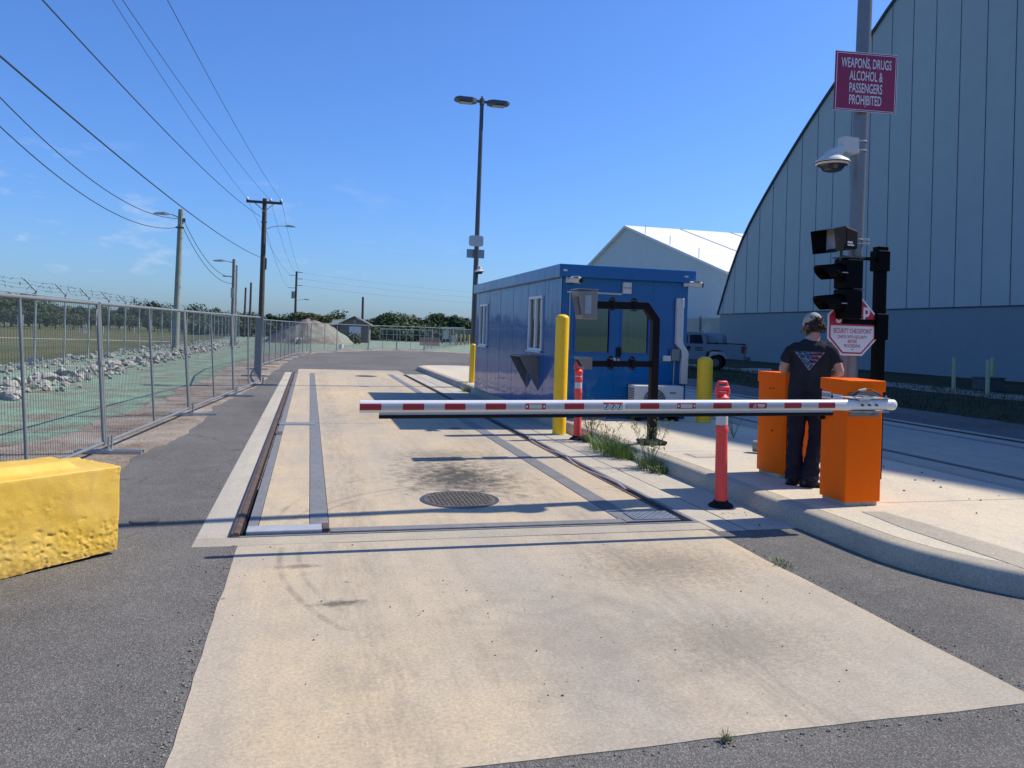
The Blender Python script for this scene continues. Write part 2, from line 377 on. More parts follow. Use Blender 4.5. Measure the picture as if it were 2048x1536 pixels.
M['delin'] = pm('delineator_orange', (.90, .072, .06), .5, 0, .1, 3, .08, dirt=(.45, .12, .08), dirt_amt=.45)
M['white'] = pm('white_paint', (.74, .74, .72), .4, 0, .05, 4, .05)
M['off_white'] = pm('off_white_plastic', (.62, .61, .56), .5, 0, .06, 4, .05, dirt=(.4, .37, .3), dirt_amt=.3)
M['reflective'] = pm('reflective_sheeting', (.60, .61, .60), .35, .1, .1, 30, .1)
M['silver'] = pm('arm_silver_band', (.45, .46, .47), .35, .25, .1, 20, .06)
M['red'] = pm('arm_red_sheeting', (.33, .012, .022), .35, 0, .1, 12, .08)
M['sign_red'] = pm('sign_red_sheeting', (.31, .012, .065), .4, 0, .06, 4, .05)
M['stop_red'] = pm('stop_sign_red', (.45, .02, .05), .4, 0, .06, 4, .05)
M['stainless'] = pm('brushed_stainless', (.25, .235, .21), .42, .45, .1, 8, .12, 90)
M['wood_pole'] = pm('weathered_pole_wood', (.20, .19, .17), .85, 0, .3, 3, .5, 30)
M['wood_green'] = pm('treated_pole_wood', (.25, .29, .25), .85, 0, .25, 3, .5, 30)
M['wood_dark'] = pm('dark_pole_wood', (.075, .062, .052), .85, 0, .3, 3, .5, 30)
M['cable'] = pm('cable_black', (.02, .022, .028), .6, 0, .1, 3, 0)
M['rock'] = pm('pale_rock', (.36, .35, .31), .9, 0, .45, 2.5, .7, 12, .2, dirt=(.20, .24, .185), dirt_amt=.6)
M['bark'] = pm('bark', (.09, .07, .05), .9, 0, .3, 4, .5)
M['skin'] = pm('skin', (.50, .27, .19), .55, 0, .1, 12, .1, 120)
M['glass_green'] = pm('ceramic_insulator', (.55, .57, .58), .25)
# blue booth panels: glossy factory enamel, gently wavy
def blue_mat():
    m, n, l, b = nodes('blue_enamel_panel')
    v = coords(n, l); f = noise_node(n, l, v, 1.1, 3)
    l.new(ramp(n, l, f, [(.3, (.0005, .098, .285)), (.7, (.001, .11, .32))]), b.inputs['Base Color'])
    b.inputs['Roughness'].default_value = .3; b.inputs['Specular IOR Level'].default_value = .12; b.inputs['Coat Weight'].default_value = .58; b.inputs['Coat Roughness'].default_value = .03
    vb = coords(n, l, (1, 1, .35))
    bm_ = n.new('ShaderNodeBump'); bm_.inputs['Strength'].default_value = .55; bm_.inputs['Distance'].default_value = .02
    l.new(noise_node(n, l, vb, 2.6, 2, .4), bm_.inputs['Height']); l.new(bm_.outputs[0], b.inputs['Normal']); l.new(bm_.outputs[0], b.inputs['Coat Normal'])
    return m
M['blue'] = blue_mat()
def glass_mat(name, tint, refl=.12):
    m, n, l, b = nodes(name)
    out = n['Material Output']; n.remove(b)
    t = n.new('ShaderNodeBsdfTransparent'); t.inputs[0].default_value = (*tint, 1)
    g = n.new('ShaderNodeBsdfGlossy'); g.inputs['Roughness'].default_value = .02
    fr = n.new('ShaderNodeFresnel'); fr.inputs[0].default_value = 1.6
    v = coords(n, l); nz = noise_node(n, l, v, 1.5, 1)
    bp = n.new('ShaderNodeBump'); bp.inputs['Strength'].default_value = .03; l.new(nz, bp.inputs['Height']); l.new(bp.outputs[0], g.inputs['Normal'])
    mx = n.new('ShaderNodeMixShader'); f2 = mathn(n, l, 'ADD', fr.outputs[0], refl)
    l.new(f2, mx.inputs[0]); l.new(t.outputs[0], mx.inputs[1]); l.new(g.outputs[0], mx.inputs[2]); l.new(mx.outputs[0], out.inputs[0])
    return m
M['clear_glass'] = glass_mat('side_window_glass', (.8, .9, .88), .04)
M['glass'] = glass_mat('tinted_window_glass', (.42, .76, .76), .05)
M['auto_glass'] = pm('dark_auto_glass', (.01, .012, .015), .06, 0, .1, 2, 0)

# ------------------------------------------------------------------ ground, roads, slabs
def rag(pts, step, amp, seed=0, closed=False):
    out = []; n = len(pts)
    for i in range(n if closed else n - 1):
        a, b = Vector(pts[i]), Vector(pts[(i + 1) % n]); L = (b - a).length; k = max(1, int(L / step))
        nn = Vector((-(b - a).y, (b - a).x)).normalized()
        for j in range(k):
            t = j / k; p = a + (b - a) * t
            w = amp * (fbm((p.x * 1.3 + seed, p.y * 1.3, 3), 1, 3) + .5 * fbm((p.x * 6, p.y * 6 + seed, 1), 1, 2)) if 0 < j else 0
            out.append(p + nn * w)
    if not closed: out.append(Vector(pts[-1]))
    return [(p.x, p.y) for p in out]
def sheet(name, loops, z, mat):
    bm = bmesh.new(); edges = []
    for lp in loops:
        vs = [bm.verts.new((x, y, z)) for x, y in lp]
        edges += [bm.edges.new((vs[i], vs[(i + 1) % len(vs)])) for i in range(len(vs))]
    bmesh.ops.triangle_fill(bm, use_beauty=True, use_dissolve=False, edges=edges)
    for f in bm.faces:
        if f.normal.z < 0: f.normal_flip()
    me = bpy.data.meshes.new(name); bm.to_mesh(me); bm.free(); me.materials.append(mat)
    o = bpy.data.objects.new(name, me); col.objects.link(o); return struct(o)
PIT = [(-.515, 6.165), (3.345, 6.165), (3.345, 27.62), (-.515, 27.62)]
sheet('ground', [[(-900, -700), (900, -700), (900, 900), (-900, 900)], PIT], -.016, M['hydroseed'])
sheet('field', [[(-400, -40), (-11, -40), (-10.2, 20), (-9.6, 40), (-9.2, 90), (-12, 140), (-12, 500), (-400, 500)]], -.010, M['field'])
MB().b2(-.7, 3.5, 6.0, 27.8, -.5, -.45).build('pit_floor', M['pit'])['kind'] = 'structure'
pw = MB()
for a in ((-.515, -.50, 6.17, 27.62), (3.33, 3.345, 6.17, 27.62)): pw.b2(*a, -.45, -.05)
pw.b2(-.515, 3.345, 6.165, 6.18, -.45, -.05); struct(pw.build('pit_wall', M['pit']))
aleft = [(-9, 7.3), (-3.4, 8.5), (-2.02, 8.7), (-1.88, 10.3), (-1.72, 11.4), (-1.62, 13.4), (-1.75, 15.7), (-1.5, 18.5), (-1.25, 21.6), (-1.2, 26), (-1.05, 31), (-.85, 37), (-.46, 42.8), (.3, 47.5), (1.7, 51.2), (4.9, 56.7), (8.7, 57.6), (11.2, 55.2), (14.85, 57), (30, 70)]
outer = rag(aleft, .22, .10, 4) + [(34, 66), (14.8, 46)] + rag([(14.8, 46), (14.8, -30)], .5, .1, 2)[1:] + [(-9, -30)]
sheet('road', [outer, PIT], -.004, M['asphalt'])
vl = [(-12, 6.9), (-4.6, 8.6), (-3.3, 11.5), (-3.0, 15), (-2.9, 19), (-2.8, 24), (-2.9, 30), (-2.6, 36), (-2.2, 43), (-1.2, 50), (.6, 54), (4.0, 59.5), (9, 61), (13, 57.5), (16, 60), (15, 52), (5, 50), (0, 30), (0, 8), (-12, 4)]
sheet('verge', [rag(vl, .3, .35, 9, True)], -.009, M['verge'])
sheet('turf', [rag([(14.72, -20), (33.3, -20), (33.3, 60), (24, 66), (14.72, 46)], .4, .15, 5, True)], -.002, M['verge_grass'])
sheet('path', [rag([(20.8, 12), (23.6, 12), (24.2, 30), (23.0, 44), (21.0, 44), (21.4, 30)], .5, .5, 8, True)], .003, M['verge'])
sheet('path', [rag([(-60, 62), (-9.4, 66), (-9.4, 69), (-60, 66)], 1, .3, 8, True)], -.005, M['verge'])

def slab(name, x0, x1, y0, y1, mat, z1=0.0, th=.2, bev=.006):
    return struct(MB().b2(x0, x1, y0, y1, z1 - th, z1).build(name, mat, bevel=bev))
# approach slab with a ragged poured edge on the asphalt side
ap = MB(); ap.prism(rag([(-.45, 2.8), (3.28, 2.83), (3.28, 5.905), (-.45, 5.925)], .12, .012, 3, True), .2, Matrix.Translation((0, 0, -.2)))
struct(ap.build('approach_slab', M['apron']))
slab('concrete_strip', -.77, 3.345, 5.937, 6.16, M['kerb'])
slab('concrete_strip', -.77, -.525, 6.162, 27.8, M['gutter'])
slab('concrete_strip', 3.35, 3.62, 5.86, 27.7, M['gutter'])
slab('gutter', 3.637, 4.16, 5.87, 9.7, M['gutter'], -.002); slab('gutter', 3.633, 4.16, 9.715, 16.0, M['gutter']); slab('gutter', 3.636, 4.16, 16.015, 22.4, M['gutter'], -.002); slab('gutter', 3.634, 4.16, 22.415, 27.7, M['gutter'])
slab('approach_slab', -.36, 3.33, 27.46, 29.95, M['apron'])

# truck scale in the lane
ts = thing('truck_scale', 'long concrete truck scale with inset grey steel strips, set into the near lane', 'truck scale', (0, 0, 0))
yb = [6.36, 13.27, 13.30, 20.29, 20.32, 27.42]
dk = MB()
for x0, x1, y00 in ((-.345, .05, 6.455), (.2, 2.66, 6.36), (2.84, 3.185, 6.59)):
    for k in range(3): dk.b2(x0 + .002, x1 - .002, max(y00, yb[2 * k]), yb[2 * k + 1], -.25, 0)
dk.build('deck', M['deck'], ts, bevel=.004)
for x0, x1, y00, mt in ((-.425, -.347, 6.455, 'grey_steel'), (.052, .198, 6.455, 'grey_steel'), (2.662, 2.838, 6.36, 'grey_steel'), (3.187, 3.222, 6.59, 'rust')):
    sb = MB()
    for k in range(3): sb.b2(x0, x1, max(y00, yb[2 * k] + .003), yb[2 * k + 1] - .003, -.22, .004)
    sb.build('steel_strip', M[mt], ts, bevel=.003)
MB().b2(-.522, -.458, 6.17, 27.6, -.3, .03).b2(-.50, -.47, 6.17, 27.6, .03, .036).build('side_beam', M['rust'], ts, bevel=.006)
MB().b2(-.4575, -.444, 6.195, 27.6, -.3, .022).build('dark_gap_strip', M['black_matte'], ts)  # black strip puts the shade on the beam's inner face into colour
MB().b2(3.235, 3.299, 6.6, 27.6, -.3, -.03).build('dark_gap_strip', M['black_matte'], ts)
MB().b2(3.30, 3.342, 6.17, 27.6, -.3, .006).build('side_beam', M['grey_steel'], ts, bevel=.003)
MB().b2(-.522, 3.34, 6.163, 6.192, -.25, .004).build('end_angle', M['grey_steel'], ts, bevel=.003)
MB().b2(.205, 2.69, 6.236, 6.352, -.2, .006).build('end_beam', M['grey_steel'], ts, bevel=.008)
MB().b2(-.42, .20, 6.225, 6.395, -.05, .028).b2(-.42, .20, 6.395, 6.45, -.05, .006).build('end_channel', M['galv_light'], ts, bevel=.008)
MB().b2(.145, .20, 6.222, 6.40, .006, .034).build('channel_clip', M['rust'], ts, bevel=.004)
MB().b2(2.70, 3.215, 6.26, 6.58, -.05, .003).build('cover_frame', M['grey_steel'], ts, bevel=.003)
cp = MB().b2(2.79, 3.205, 6.285, 6.555, .003, .012)
for i in range(13):
    for j in range(8):
        cp.box((2.81 + i * .0318, 6.305 + j * .033, .0145), (.022, .008, .005), Matrix.Rotation(R_(45 if (i + j) % 2 else -45), 3, 'Z'))
cp.build('tread_plate', M['galv'], ts)
MB().b2(-.42, .14, 13.0, 13.26, .004, .016).b2(-.42, .14, 13.08, 13.10, .016, .024).b2(-.42, .14, 13.16, 13.18, .016, .024).build('joint_plate', M['galv_light'], ts)
MB().b2(-.43, -.345, 11.85, 12.15, .004, .012).build('joint_plate', M['rust'], ts)
hz = MB(); hz.tube([(3.262 + .012 * math.sin(i * 1.7), 7.6 + i * .25, -.01 + .02 * math.sin(i * .9)) for i in range(16)], .017, 8)
hz.build('hose', pm('pink_conduit', (.50, .36, .33), .6), ts, smooth=True)

def manhole(name, c, r, label, oil=False, plain=False):
    t = thing(name, label, 'manhole cover', c)
    MB().lathe([(r, -.03), (r, .004), (r * .93, .006), (r * .93, -.002), (.001, -.002)], 40).build('frame', M['dark_metal'], t)
    cv = MB().lathe([(r * .915, -.03), (r * .915, .006), (.001, .006)], 40)
    k = .040
    i = -int(r / k)
    while i * k < r and not plain:
        j = -int(r / k)
        while j * k < r:
            if math.hypot(i * k, j * k) < r * .84:
                cv.box((i * k, j * k, .008), (.031, .010, .005), Matrix.Rotation(R_(0 if (i + j) % 2 else 90), 3, 'Z'))
            j += 1
        i += 1
    cv.build('cover', pm('cast_iron', (.13, .112, .088), .7, .2, .35, 9, .3), t)
    return t
manhole('manhole_cover', (1.43, 7.28, .002), .375, 'large round iron manhole cover on the scale deck just below the oil stain')
manhole('manhole_cover', (1.85, 26.2, .002), .36, 'round iron cover at the far end of the scale deck')
manhole('drain_cover', (-1.23, 6.78, -.002), .11, 'small round iron cover set in the asphalt right of the yellow concrete block', plain=True)
manhole('drain_cover', (2.35, 12.55, .002), .10, 'small round iron cover on the scale deck under the barrier arm', plain=True)

# island: kerb ring and pavement inside it
IX, IY0, IY1, IA, IB = 5.72, 5.1, 30.6, 1.6, 1.64
def stadium(d, n=22, m=60):
    a, b = IA - d, IB - d; p = []
    for i in range(n): w = math.pi + math.pi * i / n; p.append((IX + a * math.cos(w), IY0 + b * math.sin(w)))
    for i in range(m): p.append((IX + a, IY0 + (IY1 - IY0) * i / m))
    for i in range(n): w = math.pi * i / n; p.append((IX + a * math.cos(w), IY1 + b * math.sin(w)))
    for i in range(m): p.append((IX - a, IY1 - (IY1 - IY0) * i / m))
    return p
kb = MB()
prof = [(0, -.1), (0, .01), (.025, .075), (.045, .12), (.065, .14), (.095, .15), (.20, .152), (.205, .146), (.205, .02)]
rings = []
for d, z in prof: rings.append([(x + .004 * fbm((x * 3, y * 3, z * 9)), y, z) for x, y in stadium(d)])
kb.rings(rings, cap=False); struct(kb.build('kerb', M['kerb'], smooth=35))
def pave(name, y0, y1, d=.218, z=.15):
    pts = [(x, min(max(y, y0), y1)) for x, y in stadium(d, 30, 90)]
    out = []
    for q in pts:
        if not out or (abs(q[0] - out[-1][0]) + abs(q[1] - out[-1][1])) > 1e-4: out.append(q)
    return struct(MB().prism(out, .2, Matrix.Translation((0, 0, z - .2))).build(name, M['pavement'], bevel=.004))
for a, b in ((3.2, 6.05), (6.065, 9.1), (9.115, 12.2), (12.215, 20.4), (20.415, 33)): pave('pavement', a, b)
struct(MB().prism(rag([(4.62, 4.05), (4.95, 3.95), (4.91, 5.3), (4.86, 5.72), (4.66, 5.75), (4.60, 5.2)], .1, .012, 2, True), .01, Matrix.Translation((0, 0, .144))).build('concrete_patch', M['kerb']))
hh = thing('utility_box_cover', 'flat square concrete utility lid flush in the island pavement near the weeds', 'utility lid', (4.78, 8.75, .15))
MB().b2(-.2, .2, -.16, .16, -.03, .004).build('frame', M['kerb'], hh, bevel=.004); MB().b2(-.17, .17, -.13, .13, .004, .008).build('lid', M['gutter'], hh, bevel=.003)
# second lane right of the island, also a scale lane
slab('gutter', 7.30, 7.97, -4, 31, M['gutter']); slab('concrete_strip', 7.985, 8.44, -4, 31, M['lane2'])
t2 = thing('truck_scale', 'second truck scale lying in shade in the lane right of the island', 'truck scale', (0, 0, 0))
MB().b2(8.61, 11.14, -3, 30, -.2, 0).b2(11.33, 11.74, -3, 30, -.2, 0).build('deck', M['lane2'], t2, bevel=.004)
MB().b2(8.445, 8.52, -4, 30, -.2, -.07).b2(8.53, 8.605, -3, 30, -.2, .004).build('steel_strip', M['grey_steel'], t2)
MB().b2(11.145, 11.325, -3, 30, -.2, .004).build('steel_strip', M['grey_steel'], t2)
MB().b2(11.745, 11.80, -3, 30, -.2, .004).b2(11.86, 11.90, -4, 30, -.2, .012).build('side_beam', M['dark_metal'], t2)
slab('concrete_strip', 11.905, 12.09, -4, 31, M['kerb'], .02)

# ------------------------------------------------------------------ small debris on the slabs
db = MB(); rr = random.Random(5)
for i in range(260):
    if 95 < i < 150: continue
    if i < 150: x, y = rr.uniform(-.4, 3.25), rr.uniform(2.85, 5.9)
    elif i < 190: x, y = rr.uniform(3.7, 4.08), rr.uniform(5.9, 6.6)
    elif i < 230: x, y = rr.uniform(-.75, -.40) + (-.1 if i % 2 else 0), rr.uniform(2.9, 6)
    else: x, y = rr.uniform(-.3, 3), rr.uniform(6.5, 11)
    s = rr.choice([.003, .003, .004, .004, .006]); 
    db.box((x, y, s * .4 + (0 if x > -.45 else -.004)), (s * rr.uniform(.8, 2), s, s * .8), Matrix.Rotation(rr.uniform(0, 3), 3, 'Z'))
for i in range(16): 
    x, y = rr.uniform(4.8, 7), rr.uniform(4.5, 8); s = rr.uniform(.005, .014); db.box((x, y, .15 + s * .4), (s * 2, s, s), Matrix.Rotation(rr.uniform(0, 3), 3, 'Z'))
o = db.build('debris', pm('dark_grit', (.05, .045, .04), .9)); struct(o, 'stuff')
gb = MB(); rr = random.Random(15)
for i in range(620):    # loose chippings along the ragged slab edge
    y = rr.uniform(2.7, 5.95); x = -.46 - abs(rr.gauss(0, .035)); s = rr.uniform(.003, .008)
    if i % 5 == 0: x, y = rr.uniform(-.45, 3.3), 2.79 - abs(rr.gauss(0, .03))
    elif i % 5 == 1: x, y = 3.30 + abs(rr.gauss(0, .04)), rr.uniform(2.8, 5.8)
    elif i % 5 == 2: y = rr.uniform(6, 12); x = -.79 - abs(rr.gauss(0, .04))
    gb.box((x, y, s * .3 - .004), (s * 1.3, s, s), Matrix.Rotation(rr.uniform(0, 3), 3, 'Z') @ Matrix.Rotation(rr.uniform(0, 1), 3, 'X'))
o = gb.build('chippings', pm('edge_chippings', (.22, .20, .17), .9, 0, .4, 30)); struct(o, 'stuff')

# ------------------------------------------------------------------ big arched hall
XW = 33.3
def spline(pts, x):
    for i in range(len(pts) - 1):
        if pts[i][0] <= x <= pts[i + 1][0]:
            p0 = pts[max(0, i - 1)]; p1 = pts[i]; p2 = pts[i + 1]; p3 = pts[min(len(pts) - 1, i + 2)]
            t = (x - p1[0]) / (p2[0] - p1[0])
            m1 = (p2[1] - p0[1]) / max(1e-6, p2[0] - p0[0]) * (p2[0] - p1[0]); m2 = (p3[1] - p1[1]) / max(1e-6, p3[0] - p1[0]) * (p2[0] - p1[0])
            return (2 * t**3 - 3 * t**2 + 1) * p1[1] + (t**3 - 2 * t**2 + t) * m1 + (-2 * t**3 + 3 * t**2) * p2[1] + (t**3 - t**2) * m2
ARC = [(0, 29.7), (5, 29.2), (10, 27.7), (15, 25.65), (21.3, 22.25), (23, 21.05), (26.3, 19.05), (31.6, 15.1), (36.7, 10.6), (39, 7.6), (41.1, 3.72)]
YC = 18.1
def arch(d): return spline(ARC, min(41.1, abs(d)))
hall = thing('arched_hall', 'huge grey hall with a curved roof and vertical wall panels', 'building', (XW, YC, 0))
M['hall_wall'] = pm('hall_gable_panel', (.385, .435, .43), .6, 0, .07, .12, .03, 20); M['hall_base'] = pm('hall_base_wall', (.21, .265, .285), .75, 0, .06, .2, .1, 15)
M['seam'] = pm('dark_sealant', (.05, .065, .085), .7); M['hall_roof'] = pm('hall_roof_sheet', (.50, .52, .53), .5)
dl = [(-41.1 + 82.2 * i / 90) for i in range(91)]
poly = [(d, arch(d)) for d in dl] + []
YZ = Matrix(((0, 0, 1, 0), (1, 0, 0, 0), (0, 1, 0, 0), (0, 0, 0, 1)))       # (u,v,h) -> (h,u,v)
MB().prism([(d, z) for d, z in poly], .5, YZ).build('gable_wall', M['hall_wall'], hall)
MB().b2(.04, .5, -40.9, 40.9, -.1, 3.66).build('base_wall', M['hall_base'], hall)
MB().b2(-.02, .05, -41.1, 41.1, 3.67, 3.735).build('base_flashing', M['seam'], hall)
sm = MB(); d = -39.9
for k in range(-24, 25):
    d = (39.54 - YC) % 1.72 + k * 1.72
    if abs(d) < 40.8: sm.b2(-.015, .02, d - .017, d + .017, 3.74, arch(d) - .10)
sm.build('panel_seam', M['seam'], hall)
rf = MB(); ro = []
for h in (.04, 62):
    ro.append([(h, d, arch(d) + .02) for d in dl] + [(h, d * 1.004, arch(d) + .14) for d in reversed(dl)])
rf.rings(ro); rf.build('roof', M['hall_roof'], hall)
MB().b2(61.5, 62, -40.9, 40.9, -.1, 3.7).b2(.5, 61.5, 40.5, 41, -.1, 3.7).b2(.5, 61.5, -41, -40.5, -.1, 3.7).build('side_wall', M['hall_base'], hall)
MB().prism([(d, z) for d, z in poly], .3, Matrix.Translation((61.6, 0, 0)) @ YZ).build('gable_wall', M['hall_wall'], hall)
tr = MB(); tr.rings([[(-.14, d, arch(d) + o2) for d in dl] + [(-.03, d, arch(d) + o2) for d in reversed(dl)] for o2 in (-.10, .10)]); tr.build('edge_trim', M['seam'], hall)

# white hall behind
wh = thing('white_hall', 'white pitched-roof hall standing behind the blue booth', 'building', (40, 95.2, 0))
M['membrane'] = pm('white_roof_membrane', (.78, .78, .77), .6, 0, .03, .05, 0); M['white_gable'] = pm('grey_white_gable', (.58, .60, .60), .7, 0, .05, .1, .03)
ap_, ev, hw = 15.9, 8.25, 25.7
MB().prism([(-hw, 0), (hw, 0), (hw, ev), (0, ap_), (-hw, ev)], 70, YZ).build('wall', M['white_gable'], wh)
for s in (-1, 1):
    r = MB(); r.add([(-.5, s * .0, ap_ + .25), (70, 0, ap_ + .25), (70, s * (hw + .6), ev + .05), (-.5, s * (hw + .6), ev + .05), (-.5, 0, ap_ - .02), (70, 0, ap_ - .02), (70, s * (hw + .6), ev - .2), (-.5, s * (hw + .6), ev - .2)],
                    [(0, 1, 2, 3), (7, 6, 5, 4), (0, 3, 7, 4), (1, 5, 6, 2), (3, 2, 6, 7), (0, 4, 5, 1)]); r.build('roof', M['membrane'], wh)
ss = MB()
for i in range(1, 9): ss.tube([(i * 7.5, 0, ap_ + .28), (i * 7.5, -hw - .5, ev + .1)], .05, 5)
ss.build('roof_seam', pm('roof_seam_grey', (.5, .5, .52)), wh)
for yy in (-6, -13, -20): MB().tube([(-.2, yy, ap_ + .2 + yy * .298), (-.2, yy, ap_ + 1.3 + yy * .298)], .04, 5).build('lightning_rod', M['galv'], wh)
# low panel wall between the two halls
lw = thing('panel_wall', 'low beige panel wall between the arched hall and the white hall', 'wall', (34.2, 59.4, 0))
a = MB()
for i in range(24): a.b2(0, .06, i * .9 + .0, i * .9 + .86, 0, 3.45)
a.build('panel', pm('beige_panel', (.32, .33, .30), .7, 0, .08, 1), lw)
a = MB()
for i in range(0, 25, 5): a.b2(-.12, .0, i * .9 - .08, i * .9 + .08, 0, 3.62)
a.build('post', pm('olive_post', (.16, .17, .15), .7), lw)

# ------------------------------------------------------------------ pickup truck
M['truck'] = pm('truck_silver_paint', (.17, .205, .24), .4, .1, .04, 2, 0, coat=.3)
tk = thing('pickup_truck', 'silver pickup truck parked in shade with a tank in its bed', 'truck', (19.6, 37.6, 0), R_(56))
W = .99
def side_prism(poly, w): return MB().prism(poly, 2 * w, Matrix.Translation((-w, 0, 0)) @ YZ)
body = side_prism([(-2.75, .62), (-1.95, .58), (-1.85, .92), (-1.55, 1.02), (-1.2, 1.02), (-.9, .9), (-.8, .5), (1.35, .5), (1.45, .88), (1.7, 1.0), (2.1, 1.0), (2.4, .85), (2.5, .5), (2.95, .55), (3.0, .95), (2.9, 1.15), (1.3, 1.22), (.85, 1.30), (-2.72, 1.36), (-2.76, 1.0)], W)
body.build('body', M['truck'], tk, bevel=.03)
cab = MB(); rr_ = []
for y, z, w in ((1.15, 1.22, .93), (.35, 1.9, .74), (-.35, 1.93, .74), (-.75, 1.86, .74), (-.86, 1.26, .93)): rr_.append((y, z, w))
cab.prism([(-.92, 1.2), (1.25, 1.2), (.42, 1.88), (.1, 1.95), (-.62, 1.95), (-.82, 1.86)], 1.7, Matrix.Translation((-.85, 0, 0)) @ YZ); cab.build('cab', M['truck'], tk, bevel=.05)
for s in (-1, 1):
    MB().prism([(-.72, 1.34), (-.02, 1.34), (-.02, 1.8), (-.6, 1.8)], .02, Matrix.Translation((s * .855 - .01, 0, 0)) @ YZ).build('window', M['auto_glass'], tk)
    MB().prism([(.08, 1.34), (.92, 1.34), (.42, 1.78), (.08, 1.8)], .02, Matrix.Translation((s * .855 - .01, 0, 0)) @ YZ).build('window', M['auto_glass'], tk)
    for y in (-1.35, 1.9):
        wm = Matrix.Rotation(R_(90), 3, 'Y')
        w_ = MB().lathe([(.2, -.12), (.36, -.12), (.39, -.08), (.39, .08), (.36, .12), (.2, .12)], 24, (s * .86, y, .39), wm).build('wheel', M['black_matte'], tk, smooth=40)
        MB().lathe([(.001, -.1), (.21, -.1), (.21, .1), (.001, .1)], 16, (s * .87, y, .39), wm).build('rim', M['dark_metal'], w_)
    MB().b2(s * .985 - .012, s * .985 + .012, -2.78, -2.62, .92, 1.28).build('tail_light', pm('tail_lamp_red', (.16, .01, .012), .2), tk)
    MB().b2(s * .995 - .006, s * .995 + .006, -.1, .08, 1.1, 1.15).build('door_handle', M['black'], tk)
MB().b2(-W, W, -2.98, -2.74, .55, .74).build('bumper', M['dark_metal'], tk, bevel=.03)
MB().b2(-1.0, -.9, -2.75, -.9, 1.36, 1.40).b2(.9, 1.0, -2.75, -.9, 1.36, 1.40).b2(-1, 1, -2.76, -2.68, 1.36, 1.40).build('bed_rail', M['black'], tk)
lt = MB()
stripes = MB()
for i in range(3): stripes.b2(-1.0, -.994, -.72, -.32, .98 + i * .07, 1.015 + i * .07)
stripes.build('door_stripe', M['black'], tk)
lettering([('POLICE', -.55, 1.06, .32, 1.2, .012)], Matrix.Translation((-.997, 0, 0)) @ FACE_W, 'lettering', M['black'], tk)
tank = thing('storage_tank', 'rounded grey tank lying in the pickup bed', 'tank', (19.6 + .9 * math.sin(R_(56)), 37.6 - .9 * math.cos(R_(56)), 1.45), R_(56))
tb = MB(); wm = Matrix.Rotation(R_(-90), 3, 'X')
tb.lathe([(.001, -.95), (.3, -.9), (.48, -.75), (.5, -.6), (.5, .6), (.48, .75), (.3, .9), (.001, .95)], 28, (0, 0, 0), wm); tb.build('shell', pm('tank_grey', (.17, .21, .22), .5), tank, smooth=40)
for q in ((-.5, -.42), (.42, .5)): MB().b2(-.52, .52, *q, -.5, .02).build('strap', M['black'], tank)
# parking stops, meter box, stakes, utility box by the arched hall
for i, (x, y) in enumerate(((22.9, 33.4), (22.9, 36.3))):
    t = MB(); t.prism([(-.1, 0), (.1, 0), (.06, .13), (-.06, .13)], 1.9, Matrix(((1, 0, 0, 0), (0, 0, 1, -.95), (0, 1, 0, 0), (0, 0, 0, 1))))
    o = t.build('parking_stop', M['off_white'], bevel=.01, loc=(x - .2, y - (.4 if i == 0 else 0), 0)); o.rotation_euler.z = R_(-84)
    tag(o, ['pale concrete parking stop on the asphalt, nearer the orange cabinets', 'pale concrete parking stop on the asphalt just behind the pickup'][i], 'parking stop', 'parking stops by the arched hall')
mbx = thing('meter_box', 'small pale meter box with a conduit on the arched hall base wall behind the man', 'meter box', (XW - .02, 46.8, 0))
MB().b2(-.12, 0.05, -.18, .18, 1.75, 2.6).build('box', M['off_white'], mbx, bevel=.02)
MB().b2(-.16, -.12, -.1, .1, 2.0, 2.35).build('dial', M['dark_metal'], mbx)
MB().tube([(-.05, 0, 2.6), (-.05, 0, 3.2)], .05, 8).b2(-.12, .05, -.15, .15, 3.2, 3.5).build('conduit', M['galv_light'], mbx)
lm = pm('weathered_yellow_green_stake', (.42, .44, .25), .7, 0, .15, 5, .2, dirt=(.25, .25, .18))
for (x, y, h, lab) in ((22.55, 23.2, 1.22, 'pale yellow stake in the turf, leftmost of three by the arched hall'), (22.55, 21.75, 1.2, 'mottled pale yellow stake in front of the dark utility box'), (25.4, 24.3, 1.25, 'pale yellow stake just behind the dark utility box, rightmost of three')):
    o = MB().tube([(0, 0, -.1), (0, 0, h)], .065, 8).b2(-.07, .07, -.07, .07, h * .6, h * .62).build('marker_stake', lm, smooth=40, loc=(x, y, 0))
    tag(o, lab, 'stake', 'yellow stakes by the arched hall')
ub = thing('utility_box', 'low dark utility box on the turf between the pale yellow stakes', 'utility box', (24.3, 23.4, 0))
MB().b2(-.45, .45, -.3, .3, 0, .48).build('cabinet', pm('utility_green', (.05, .075, .07), .6), ub, bevel=.04); MB().b2(-.48, .48, -.33, .33, .48, .53).build('lid', pm('utility_lid_green', (.09, .12, .11), .6), ub, bevel=.03)
yt = thing('yield_sign', 'small pale diamond sign seen edge-on beyond the pickup truck', 'sign', (30, 54.9, 0))
MB().tube([(0, 0, 0), (0, 0, 2.75)], .03, 6).build('post', M['galv'], yt)
MB().prism([(0, -.42), (.42, 0), (0, .42), (-.42, 0)], .02, Matrix.Translation((-.05, 0, 2.42)) @ Matrix.Rotation(R_(50), 4, 'Z') @ YZ).build('plate', pm('pale_sign', (.55, .55, .45), .5), yt)

